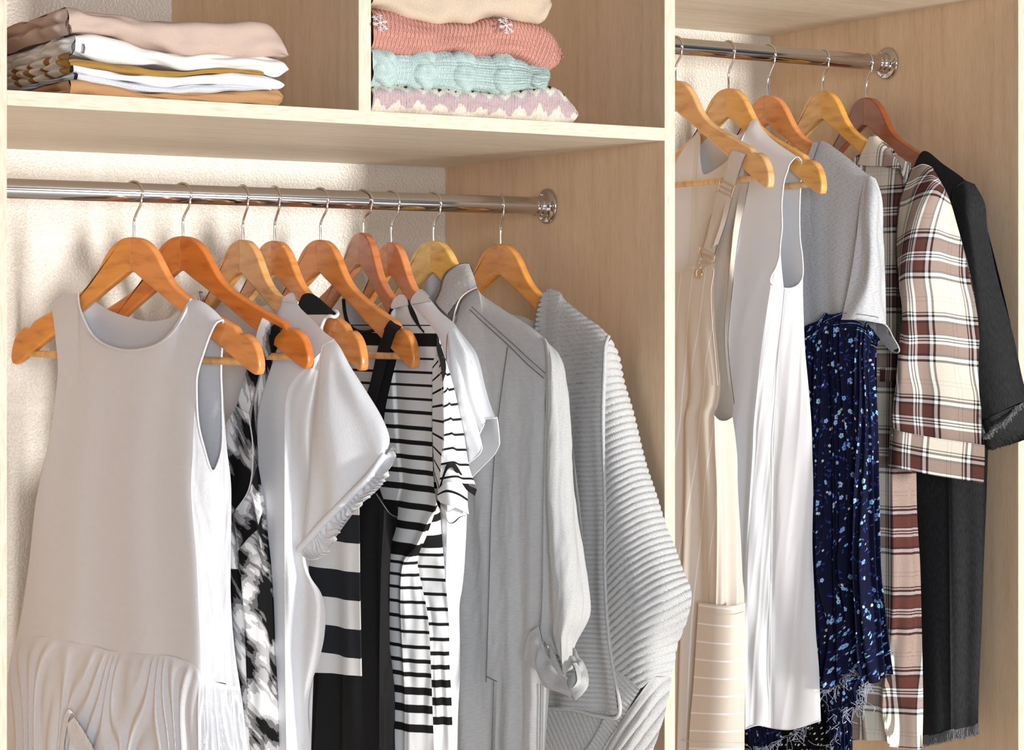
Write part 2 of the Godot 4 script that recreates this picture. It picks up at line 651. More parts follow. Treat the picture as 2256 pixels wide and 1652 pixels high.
func rails() -> void:
	for k in 2:
		var xa: float = [0.04168, 1.01359][k]
		var xb: float = [0.99559, 1.68153][k]
		var o := thing("clothes_rail", ["chrome clothes rail across the left bay carrying nine hangers", "chrome clothes rail across the right bay carrying five hangers"][k], "clothes rail", Vector3(xa, RAIL_Y[k], RAIL_Z), 0.0, "chrome clothes rails")
		var L := xb - xa
		part("pipe", tube(PackedVector3Array([Vector3(0.004, 0, 0), Vector3(L * 0.5, 0, 0), Vector3(L - 0.004, 0, 0)]), 0.01348, 48), M.chrome, o)
		for s in [0, 1]:
			var fl := part("flange", lathe([[0.0, 0.0], [0.0262, 0.0], [0.0272, 0.0012], [0.0272, 0.0035], [0.0262, 0.0052], [0.0240, 0.0060], [0.0178, 0.0064], [0.0168, 0.0072], [0.0164, 0.0150], [0.0160, 0.0162], [0.0150, 0.0168], [0.0145, 0.0200], [0.0145, 0.0262], [0.0135, 0.0270], [0.0128, 0.0270]], 56), M.chrome, o)
			fl.position = Vector3(0 if s == 0 else L, 0, 0)
			fl.rotation.z = -PI / 2 if s == 0 else PI / 2
			for q in 3:
				var f := TAU * (q / 3.0) + (0.0 if s == 0 else 0.0)
				var sc := part("screw", joined([lathe([[0.0, 0.0012], [0.0026, 0.0012], [0.0038, 0.0006], [0.0040, 0.0]], 20), [slab(Vector3(0.0042, 0.0006, 0.0009), 0.0001), Transform3D(Basis(), Vector3(0, 0.0013, 0))], [slab(Vector3(0.0009, 0.0006, 0.0042), 0.0001), Transform3D(Basis(), Vector3(0, 0.0013, 0))]]), M.chrome, fl)
				sc.position = Vector3(sin(f) * 0.0207, 0.0062, cos(f) * 0.0207)

# ---------------------------------------------------------------- hangers
# name: x on the rail, height of the wooden neck, yaw, tilt in degrees, yaw of the hook, wood tone of the left and right arm
var HANG := {
	"h1": [0.3213, 1.6069, 0.3900, -1.0, 0.10, hexa("d98a3f"), hexa("d08444"), "tan wooden hanger holding the white ruffled tank dress at far left", 1.08, 0.008],
	"h2": [0.3935, 1.6097, 0.3800, 0.0, 0.10, hexa("cf7a35"), hexa("c8702c"), "reddish orange wooden hanger holding the grey brushstroke print dress", 1.07, 0.000],
	"h3": [0.4842, 1.6065, 0.1200, 0.0, 0.05, hexa("d58f4a"), hexa("d39a5c"), "light tan wooden hanger inside the white blouse with gathered sleeves", 1.00, 0.008],
	"h4": [0.5335, 1.6062, 0.1310, 0.0, 0.00, hexa("d99a5a"), hexa("cd8340"), "tan wooden hanger holding the broad black and white striped top", 1.00, 0.007],
	"h5": [0.6061, 1.6089, 0.1640, 0.0, 0.25, hexa("d08340"), hexa("cb7f3c"), "orange wooden hanger holding the black strap dress", 1.00, 0.000],
	"h6": [0.6753, 1.6209, -0.0100, -4.0, 0.50, hexa("b9784c"), hexa("b56c40"), "brown walnut-toned wooden hanger, raised and tilted, inside the thin striped shirt", 0.90, 0.008],
	"h7": [0.7218, 1.6079, 0.0000, 0.0, 0.50, hexa("cf8744"), hexa("c47a48"), "orange wooden hanger inside the white t-shirt beside the grey shirt dress", 0.92, 0.008],
	"h8": [0.7930, 1.6113, 0.2000, 0.0, 0.20, hexa("dfae66"), hexa("dba556"), "pale yellow wooden hanger inside the grey linen shirt dress", 0.97, 0.008],
	"h9": [0.9098, 1.6088, 0.1600, 0.0, -0.35, hexa("cb8136"), hexa("cf8a40"), "orange wooden hanger inside the grey ribbed cardigan, last on left rail", 1.00, 0.008],
	"r1": [1.2357, 1.8749, 0.0800, 0.0, 0.20, hexa("d99a5c"), hexa("d9a068"), "tan wooden hanger holding the beige striped overalls, partly behind upright panel", 1.00, 0.000],
	"r2": [1.3415, 1.8686, 0.0640, 0.0, 0.10, hexa("dba062"), hexa("d99a50"), "tan wooden hanger with dark knot holding the white satin sleeveless dress", 1.00, 0.008],
	"r3": [1.4225, 1.8620, 0.1000, 0.0, 0.30, hexa("cd8a52"), hexa("c98248"), "matt light brown wooden hanger inside the grey melange t-shirt", 0.96, 0.008],
	"r4": [1.5385, 1.8760, 0.0600, 0.0, 0.06, hexa("d9a05c"), hexa("d7963f"), "golden wooden hanger inside the plaid jacket", 0.90, 0.008],
	"r5": [1.6333, 1.8698, -0.0200, 0.0, 0.10, hexa("7c4328"), hexa("8a4622"), "dark brown wooden hanger inside the black denim dress", 0.95, 0.008],
}

func frame_of(k: String) -> Array:
	var h: Array = HANG[k]
	return [Vector3(h[0], h[1], RAIL_Z), h[2] - PI / 2]

func arm_outline() -> PackedVector2Array:
	var up := spline(mm([0, 0, 0, 12, -1, 0, 24, -5, 0, 36, -13, 0, 47, -25, 0, 57, -40, 0, 66, -53, 0, 77, -65, 0, 92, -76, 0, 112, -87, 0, 135, -98, 0, 160, -109, 0, 180, -118, 0, 184, -120, 0, 184, -120, 0, 187, -126, 0, 194, -129, 0, 200, -128, 0, 200, -128, 0, 209, -133, 0, 217, -142, 0, 222, -153, 0, 225, -166, 0, 224, -178, 0, 219, -182, 0, 209, -179, 0, 190, -167, 0, 165, -151, 0, 135, -132, 0, 110, -116, 0, 85, -99, 0, 60, -83, 0, 40, -70, 0, 20, -58, 0, 6, -49, 0, 0, -47, 0]), 90)
	var r := PackedVector2Array()
	for p in up:
		r.append(Vector2(p.x if p.x > 0.0006 else -0.0022, p.y))
	return r

func wood_mat(c: Color, k: int) -> StandardMaterial3D:
	var m := StandardMaterial3D.new()
	var l := c.srgb_to_linear()
	m.albedo_color = Color(minf(l.r * 1.35, 0.86), minf(l.g * 1.42, 0.66), minf(l.b * 1.55, 0.45)).linear_to_srgb()
	m.albedo_texture = M.hanger_grain
	m.uv1_scale = Vector3(2.4, 9.0, 1)
	m.uv1_offset = Vector3(k * 0.37, k * 0.21, 0)
	m.roughness = 0.3
	m.clearcoat_enabled = true
	m.clearcoat = 0.7
	m.clearcoat_roughness = 0.14
	return m

func hangers() -> void:
	M.hanger_grain = noise_tex(0.011, 33, [Color(0.84, 0.78, 0.72), Color(0.95, 0.93, 0.91), Color(1, 1, 1), Color(1, 1, 1)], 512, 5)
	var outline := arm_outline()
	var arm := extruded(outline, 0.0128, 0.0034)
	var mirrored := PackedVector2Array()
	for p in outline:
		mirrored.append(Vector2(-p.x, p.y))
	var arm2 := extruded(mirrored, 0.0125, 0.0034)
	var dowel := tube(PackedVector3Array([Vector3(-0.213, -0.1655, 0), Vector3(0, -0.1655, 0), Vector3(0.213, -0.1655, 0)]), 0.0050, 20)
	var n := 0
	for k in HANG:
		var h: Array = HANG[k]
		var f := frame_of(k)
		var o := thing("clothes_hanger", h[7], "hanger", f[0], f[1], "wooden clothes hangers")
		o.rotation.z = deg_to_rad(h[3])
		part("arm", arm2, wood_mat(h[5], n), o).scale.x = h[8]
		part("arm", arm, wood_mat(h[6], n + 3), o).scale.x = h[8]
		part("bar", dowel, wood_mat(h[5].lerp(Color(0.92, 0.72, 0.52), 0.45), n), o).scale.x = h[8]
		var ry: float = (RAIL_Y[0] if k.begins_with("h") else RAIL_Y[1]) - h[1]
		ry *= 1000.0
		var c := ry - 1.0
		var w := [0, -12, 0, 0, ry * 0.10, 0, 0, ry * 0.36, 0, 3.5, ry * 0.52, 0, 11.5, c - 15.0, 0]
		for a in range(-28, 200, 19):
			w.append_array([-1.5 + cos(deg_to_rad(a)) * 16.2, c + sin(deg_to_rad(a)) * 16.2, 0])
		var hook := part("hook", cord(w, 1.75, 90, 10), M.wire, o)
		hook.rotation.y = h[4]
		n += 1

# ---------------------------------------------------------------- cloth and prints
func c8(r: float, g: float, b: float) -> Color:      # a real-world base colour, linear
	return Color(r, g, b).linear_to_srgb()

func stripes(list: Array, length: float, dark: Color, pale: Color, across := false) -> ImageTexture:   # list: start and width in millimetres
	var n := 1024
	var im := Image.create_empty(8 if not across else n, n if not across else 8, false, Image.FORMAT_RGB8)
	im.fill(pale)
	for i in range(0, list.size(), 2):
		var a := int(list[i] / length * n)
		var w := maxi(1, int(list[i + 1] / length * n))
		im.fill_rect(Rect2i(0, a, 8, w) if not across else Rect2i(a, 0, w, 8), dark)
	return tex(im)

func plaid_tex() -> ImageTexture:
	var n := 384
	var im := Image.create_empty(n, n, false, Image.FORMAT_RGB8)
	var cream := c8(0.74, 0.67, 0.56)
	var wine := c8(0.105, 0.038, 0.03)
	var ink := c8(0.022, 0.018, 0.018)
	var white := c8(0.84, 0.82, 0.80)
	# one thread after another: [until, colour]
	var sett := [[0.30, cream], [0.315, ink], [0.335, cream], [0.36, ink], [0.40, white], [0.43, ink], [0.56, wine], [0.575, ink], [0.60, white], [0.615, ink], [0.635, white], [0.65, ink], [0.68, white], [0.80, wine], [0.83, ink], [0.87, white], [0.90, ink], [1.0, cream]]
	var warp := []
	for i in n:
		var f := float(i) / n
		for s in sett:
			if f <= s[0]:
				warp.append(s[1])
				break
	for i in [int(n * 0.12), int(n * 0.17)]:
		warp[i] = c8(0.20, 0.15, 0.12)
	var ns := noise_of(4)
	ns.frequency = 0.35
	for y in n:
		for x in n:
			var over := (x + y) % 4 < 2      # a two-and-two twill
			var c: Color = warp[x] if over else warp[y]
			var o: Color = warp[y] if over else warp[x]
			c = c.lerp(o, 0.18)
			var k := 1.0 + 0.10 * ns.get_noise_2d(x, y)
			im.set_pixel(x, y, Color(c.r * k, c.g * k, c.b * k))
	return tex(im)

func floral_tex() -> ImageTexture:
	var n := 768
	var im := Image.create_empty(n, n, false, Image.FORMAT_RGB8)
	im.fill(c8(0.008, 0.009, 0.030))
	var rng := RandomNumberGenerator.new()
	rng.seed = 11
	var dot := func(cx: float, cy: float, r: float, c: Color) -> void:
		for y in range(int(cy - r), int(cy + r) + 1):
			for x in range(int(cx - r), int(cx + r) + 1):
				if Vector2(x - cx, y - cy).length() <= r:
					im.set_pixel(posmod(x, n), posmod(y, n), c)
	var leafc := [c8(0.03, 0.05, 0.25), c8(0.05, 0.09, 0.35), c8(0.02, 0.03, 0.16)]
	for i in 420:
		var p := Vector2(rng.randf() * n, rng.randf() * n)
		var a := rng.randf() * TAU
		var c: Color = leafc[i % 3]
		for k in 12:
			var q := p + Vector2(cos(a), sin(a)) * k * 1.6
			dot.call(q.x, q.y, 2.6 * sin(PI * (k + 0.5) / 12.0) + 0.6, c)
	var pet := [c8(0.28, 0.55, 0.85), c8(0.20, 0.40, 0.78), c8(0.36, 0.68, 0.80), c8(0.80, 0.78, 0.74), c8(0.42, 0.60, 0.88)]
	for i in 215:
		var p := Vector2(rng.randf() * n, rng.randf() * n)
		var c: Color = pet[rng.randi() % 5]
		var r := rng.randf_range(3.2, 8.5) if c != pet[3] else rng.randf_range(2.6, 4.8)
		var a := rng.randf() * TAU
		for k in 5:
			var f := a + TAU * k / 5.0
			dot.call(p.x + cos(f) * r, p.y + sin(f) * r, r * 0.66, c)
		dot.call(p.x, p.y, r * 0.6, c)
		dot.call(p.x, p.y, r * 0.32, c8(0.02, 0.02, 0.06) if i % 3 else c8(0.05, 0.10, 0.25))
	return tex(im)

func brush_tex() -> ImageTexture:
	var w := 256
	var h := 512
	var im := Image.create_empty(w, h, false, Image.FORMAT_RGB8)
	var n := noise_of(8)
	n.fractal_type = FastNoiseLite.FRACTAL_FBM
	n.fractal_octaves = 3
	for y in h:
		for x in w:
			var d := x * 0.55 + y * 0.83
			var e := x * 0.83 - y * 0.55
			var base := n.get_noise_2d(e * 0.016, d * 0.0075)
			var streak := n.get_noise_2d(e * 0.11 + 50, d * 0.009)
			var g := base + 0.28 * streak
			var c := Color(0.085, 0.08, 0.08)
			if g > 0.30:
				c = Color(0.92, 0.91, 0.90)
			elif g > 0.06:
				c = Color(0.70, 0.69, 0.69)
			elif g > -0.14:
				c = Color(0.42, 0.41, 0.41)
			im.set_pixel(x, y, c)
	return tex(im)

func lilac_tex() -> ImageTexture:      # unrolled over the fold: back of the top, front, underside
	var w := 512
	var h := 512
	var im := Image.create_empty(w, h, false, Image.FORMAT_RGB8)
	var lil := c8(0.56, 0.42, 0.42)
	var crm := c8(0.80, 0.70, 0.58)
	var sil := c8(0.50, 0.50, 0.52)
	var blk := c8(0.04, 0.04, 0.05)
	var n := noise_of(19)
	for y in h:
		for x in w:
			var yy := float(y) / h * 0.72 - 0.004
			var zig := absf(fmod(x / 52.0, 1.0) - 0.5) * 0.020
			var c := lil
			var d := yy - 0.311 - zig
			if d < -0.008:
				c = blk if fmod(x / 26.0, 1.0) < 0.5 and d > -0.014 else crm
			elif d < 0.0:
				c = crm
			elif d < 0.003:
				c = sil
			if yy > 0.331 + absf(fmod(x / 64.0 + 0.3, 1.0) - 0.5) * 0.026 + 0.004 * n.get_noise_2d(x * 0.05, y * 0.05):
				c = crm
			var k := 0.92 + 0.12 * n.get_noise_2d(x * 0.9, y * 0.5)
			im.set_pixel(x, y, Color(c.r * k, c.g * k, c.b * k))
	return tex(im)

func dots_tex() -> ImageTexture:
	var n := 128
	var im := Image.create_empty(n, n, false, Image.FORMAT_RGB8)
	im.fill(Color(0.05, 0.05, 0.055))
	for y in n:
		for x in n:
			for c in [Vector2(32, 32), Vector2(96, 96)]:
				if Vector2(x, y).distance_to(c) < 13:
					im.set_pixel(x, y, Color(0.86, 0.85, 0.82))
	return tex(im)

func heather(pale: Color, dark: Color, sx: float, sy: float, seed_: int, depth := 0.02) -> StandardMaterial3D:
	var m := cloth(Color.WHITE, "plain", 60.0, depth, noise_tex(0.055, seed_, [dark, dark.lerp(pale, 0.55), pale, pale], 512, 4), Vector2(sx, sy))
	return m

func fabrics() -> void:
	M.speck = noise_tex(0.2, 3, [], 256, 2)
	M.white = cloth(c8(0.69, 0.685, 0.70), "rough", 16.0, 0.035, null, Vector2.ONE, 0.22)
	M.white_cool = cloth(c8(0.85, 0.85, 0.86), "rough", 14.0, 0.03, null, Vector2.ONE, 0.25)
	M.satin = cloth(c8(0.84, 0.835, 0.845), "plain", 90.0, 0.006, null, Vector2.ONE, 0.25)
	M.satin.roughness = 0.62
	M.brush = cloth(Color.WHITE, "plain", 60.0, 0.012, brush_tex(), Vector2(4.2, 2.2))
	M.black = cloth(c8(0.016, 0.015, 0.015), "rough", 40.0, 0.02)
	M.black.roughness = 0.8
	M.wide = cloth(Color.WHITE, "plain", 60.0, 0.01, stripes([0, 38.6], 77.2, c8(0.022, 0.023, 0.027), c8(0.74, 0.72, 0.69)), Vector2(20, 1 / 0.0772))
	M.linen = heather(c8(0.52, 0.51, 0.50), c8(0.40, 0.395, 0.385), 2.0, 30.0, 14)
	M.linen_sleeve = heather(c8(0.52, 0.51, 0.495), c8(0.42, 0.415, 0.405), 10.0, 14.0, 15)
	M.tee = heather(c8(0.60, 0.60, 0.615), c8(0.36, 0.36, 0.365), 4.0, 26.0, 16)
	M.knit = heather(c8(0.60, 0.59, 0.575), c8(0.44, 0.435, 0.425), 12.0, 12.0, 17, 0.06)
	M.denim = heather(c8(0.030, 0.030, 0.031), c8(0.014, 0.014, 0.015), 16.0, 2.5, 18, 0.02)
	M.fray = plain(c8(0.16, 0.16, 0.165), 0.95)
	M.plaid = cloth(Color.WHITE, "plain", 60.0, 0.015, plaid_tex(), Vector2(7.8, 7.8))
	M.floral = cloth(Color.WHITE, "plain", 60.0, 0.0, floral_tex(), Vector2(3.7, 3.7))
	M.dots = cloth(Color.WHITE, "plain", 60.0, 0.0, dots_tex(), Vector2(55, 55))
	var beige := c8(0.68, 0.605, 0.525)
	var pale := c8(0.84, 0.82, 0.79)
	M.beige = cloth(Color.WHITE, "plain", 60.0, 0.012, stripes([14, 1.9], 30.0, pale, beige, true), Vector2(1 / 0.03, 1))
	M.beige_pocket = cloth(Color.WHITE, "plain", 60.0, 0.012, stripes([13, 2.6], 27.4, pale, beige), Vector2(1, 1 / 0.0274))
	M.beige_plain = cloth(beige, "rough", 30.0, 0.02)
	var thin := [134.9, 1.9, 146.9, 18.4, 179.8, 3.2, 198.8, 3.8, 216.6, 3.8, 235.6, 3.8, 253.3, 5.1, 274.2, 5.7, 294.4, 6.3, 314.7, 6.3, 333.7, 7.0, 355.2, 9.5, 381.2, 9.5, 407.8, 11.4, 438.8, 19.0, 465.4, 4.4, 482.5, 4.4, 500.2, 4.4, 519.9, 4.4, 539.5, 5.1, 560.4, 4.4, 580.6, 5.1, 599.6, 5.7, 618.6, 6.3, 638.9, 10.8, 663.0, 11.4, 689.6, 12.7, 716.8, 12.7, 744.0, 11.4, 771.9, 11.4, 799.7, 11.4]
	M.thin = cloth(Color.WHITE, "plain", 60.0, 0.01, stripes(thin, 700.0, c8(0.014, 0.013, 0.013), c8(0.78, 0.77, 0.755)), Vector2(20, 1 / 0.7))
	M.ochre_stripe = cloth(Color.WHITE, "plain", 60.0, 0.02, stripes([0, 17], 58, c8(0.32, 0.17, 0.045), c8(0.76, 0.70, 0.62)), Vector2(20, 1 / 0.058))
	M.beige_knit = cloth(c8(0.74, 0.58, 0.43), "stitch", 60.0, 0.12)
	M.coral = cloth(c8(0.70, 0.335, 0.265), "stitch", 50.0, 0.16)
	M.mint = cloth(c8(0.60, 0.75, 0.71), "stitch", 60.0, 0.14)
	M.lilac = cloth(Color.WHITE, "stitch", 40.0, 0.12, lilac_tex(), Vector2(1 / 0.30, 1 / 0.72))
	M.thin_sleeve = cloth(Color.WHITE, "plain", 60.0, 0.01, stripes([6, 3.2], 20.5, c8(0.014, 0.013, 0.013), c8(0.80, 0.79, 0.775)), Vector2(20, 1 / 0.0205))

func garment(k: String, called: String, label: String, category: String) -> Node3D:
	var f := frame_of(k)
	var off: float = HANG[k][9]
	return thing(called, label, category, f[0] + Vector3(sin(f[1]), 0, cos(f[1])) * off, f[1])

func garments() -> void:
	fabrics()
	tank_dress()
	brush_dress()
	blouse()
	broad_top()
	black_dress()
	thin_shirt()
	plain_tee()
	shirt_dress()
	cardigan()
	overalls()
	satin_dress()
	grey_tee()
	skirt()
	jacket()
	denim_dress()

func tank_dress() -> void:
	var o := garment("h1", "tank_dress", "white sleeveless dress with a gathered ruffle hem, foremost at the left", "dress")
	part("front_panel", patch([-158, -92, 0, -149, -85, 0, -123, -78, 0, -103, -75, 0, -103, -75, 0, -94, -101, 4, -66, -135, 6, -29, -151, 7, 16, -155, 7, 64, -146, 7, 93, -127, 6, 109, -105, 4, 117, -86, 0, 117, -86, 0, 137, -89, 0, 160, -101, 0, 176, -114, 0],
		[-217, -567, 12, -156, -560, 12, -110, -561, 12, -50, -565, 12, -19, -568, 12, 51, -565, 12, 99, -565, 12, 137, -573, 12, 145, -587, 10],
		[-158, -92, 0, -145, -122, 6, -137, -157, 8, -135, -185, 8, -137, -219, 8, -151, -274, 8, -172, -341, 8, -183, -381, 8, -195, -458, 8, -209, -526, 8, -217, -567, 12],
		[176, -114, 0, 171, -118, 8, 160, -135, 9, 148, -160, 9, 139, -181, 9, 136, -208, 9, 131, -250, 9, 129, -292, 9, 126, -346, 9, 136, -436, 9, 140, -498, 9, 143, -544, 9, 145, -587, 10], 90, 110, {"amp": 0.003, "fu": 2.5, "fv": 0.5, "kt": 7.0, "seed": 3, "te": 0.15, "tt": 0.25}), M.white, o)
	part("back_panel", patch([-158, -92, 0, -149, -85, 0, -123, -78, 0, -103, -75, 0, -103, -75, 0, -87, -87, -14, -53, -103, -20, 5, -115, -22, 42, -114, -20, 73, -107, -14, 117, -86, 0, 117, -86, 0, 137, -89, 0, 160, -101, 0, 176, -114, 0],
		[-278, -578, -40, -106, -576, -40, 46, -577, -40, 163, -606, -46],
		[-158, -92, 0, -161, -122, -8, -160, -157, -12, -157, -185, -12, -182, -276, -20, -211, -344, -26, -243, -465, -34, -278, -578, -40],
		[176, -114, 0, 157, -143, -18, 147, -181, -26, 146, -221, -32, 144, -282, -40, 146, -330, -46, 147, -368, -46, 146, -440, -46, 146, -488, -46, 152, -550, -46, 163, -606, -46], 60, 70, {"amp": 0.006, "fu": 4.0, "kt": 2.5, "seed": 5, "tt": 0.3}), M.white, o)
	part("side_panel", patch([136, -202, 9, 135, -249, 4, 137, -284, -4, 140, -316, -16, 143, -303, -26, 144, -276, -32, 144, -221, -34],
		[145, -587, 10, 150, -595, -8, 154, -602, -30, 163, -606, -46],
		[136, -202, 9, 131, -250, 9, 129, -292, 9, 126, -346, 9, 136, -436, 9, 140, -498, 9, 143, -544, 9, 145, -587, 10],
		[144, -221, -34, 144, -282, -40, 146, -330, -46, 147, -368, -46, 146, -440, -46, 146, -488, -46, 152, -550, -46, 163, -606, -46], 36, 90, {"amp": 0.008, "fu": 2.0, "fv": 3.0, "seed": 9, "wr": 0.001, "wf": 5.0, "te": 0.15, "tt": 0.1}), M.white, o)
	part("ruffle", patch([-217, -567, 12, -156, -560, 12, -110, -561, 12, -50, -565, 12, -19, -568, 12, 51, -565, 12, 99, -565, 12, 137, -573, 12, 145, -587, 10], [-221, -761, 34, -113, -748, 34, 48, -731, 34, 157, -718, 26],
		[-217, -567, 12, -222, -602, 20, -222, -665, 28, -221, -761, 34], [145, -587, 10, 150, -627, 20, 157, -718, 26], 200, 50, {"gather": 0.0042, "gn": 15.0, "seed": 12, "te": 0.02, "tt": 0.12}), M.white, o)
	part("ruffle", patch([145, -587, 10, 150, -595, -8, 154, -602, -30, 163, -606, -46], [157, -718, 26, 166, -721, 0, 171, -724, -30, 172, -728, -60],
		[145, -587, 10, 150, -627, 20, 157, -718, 26], [163, -606, -46, 165, -635, -50, 168, -692, -56, 172, -728, -60], 70, 50, {"gather": 0.005, "gn": 5.0, "seed": 13, "te": 0.04, "tt": 0.12}), M.white, o)
	part("neck_binding", cord([-103, -75, 0, -88, -101, 9, -61, -135, 11, -25, -151, 11, 20, -155, 11, 68, -146, 11, 98, -127, 11, 115, -105, 10, 117, -86, 0], 1.9, 60, 8), M.white, o)
	part("armhole_binding", cord([176, -114, 0, 172, -118, 9, 161, -135, 10, 149, -160, 10, 140, -181, 10, 137, -202, 10, 135, -249, 5, 137, -284, -4, 140, -316, -16, 143, -303, -26, 144, -276, -32, 145, -221, -30, 147, -181, -26, 157, -143, -18, 176, -114, 0], 1.7, 90, 8), M.white, o)
	part("tie_ribbon", loft([[-100, -739, 36, -92, -738, 36], [-93, -700, 40, -85, -699, 40], [-80, -663, 46, -71, -665, 46], [-69, -648, 48, -62, -653, 47], [-67, -654, 44, -64, -665, 42]], 6, 30, false, {"th": 0.0015}), M.white, o)
	part("tie_ribbon", loft([[-72, -667, 48, -58, -657, 48], [-72, -687, 44, -43, -673, 46], [-59, -705, 40, -31, -692, 42], [-45, -726, 38, -16, -716, 40]], 8, 30, false, {"th": 0.0015, "wr": 0.001}), M.white, o)

func brush_dress() -> void:
	var o := garment("h2", "print_dress", "black, grey and white brushstroke print dress on thin straps behind the white tank dress", "dress")
	part("strap", loft([[153, -113, 0, 188, -127, 0], [160, -116, 11, 196, -130, 11], [155, -131, 14, 186, -141, 14], [148, -149, 12, 179, -159, 12], [125, -175, 0, 148, -182, 0], [103, -234, 0, 125, -244, 0]], 8, 40, false, {"th": 0.0012, "uvo": Vector2(0.05, 0.02)}), M.brush, o)
	part("strap", loft([[151, -114, 0, 187, -128, 0], [152, -141, -9, 171, -150, -9], [137, -185, -14, 154, -178, -14], [111, -240, -22, 121, -243, -22], [101, -291, -30, 105, -315, -40]], 8, 40, false, {"th": 0.0012, "uvo": Vector2(0.2, 0.1)}), M.brush, o)
	part("front_panel", patch([112, -234, 10, 134, -243, 10], [49, -746, 16, 139, -735, 10],
		[112, -234, 10, 93, -258, 10, 72, -290, 10, 51, -338, 10, 43, -426, 10, 49, -746, 16], [134, -243, 10, 142, -279, 10, 142, -317, 10, 133, -349, 8, 106, -374, 4, 97, -386, 4, 111, -417, 8, 122, -492, 8, 126, -539, 8, 130, -618, 8, 139, -735, 10], 40, 90, {"amp": 0.006, "fu": 2.0, "seed": 2, "planar": true}), M.brush, o)
	part("side_panel", patch([99, -383, 4, 106, -374, 4, 125, -351, 0, 111, -343, -20, 105, -315, -40], [139, -735, 10, 157, -742, -40],
		[99, -383, 4, 111, -417, 8, 122, -492, 8, 126, -539, 8, 130, -618, 8, 139, -735, 10], [105, -315, -40, 117, -369, -40, 126, -426, -40, 133, -464, -40, 141, -521, -40, 145, -559, -40, 155, -638, -40, 157, -742, -40], 30, 90, {"amp": 0.008, "fu": 1.6, "fv": 2.0, "seed": 6, "uvo": Vector2(0.11, 0.4)}), M.brush, o)
	part("back_panel", patch([101, -291, -30, 105, -315, -40], [-11, -764, -44, 157, -742, -40], [101, -291, -30, 63, -340, -40, 7, -432, -44, -11, -764, -44], [105, -315, -40, 117, -369, -40, 126, -426, -40, 133, -464, -40, 141, -521, -40, 145, -559, -40, 155, -638, -40, 157, -742, -40], 16, 40, {}), M.brush, o)
	part("seam_piping", cord([135, -243, 11, 143, -279, 11, 143, -317, 11, 133, -348, 9, 107, -374, 5], 0.9, 40, 6), M.white, o)

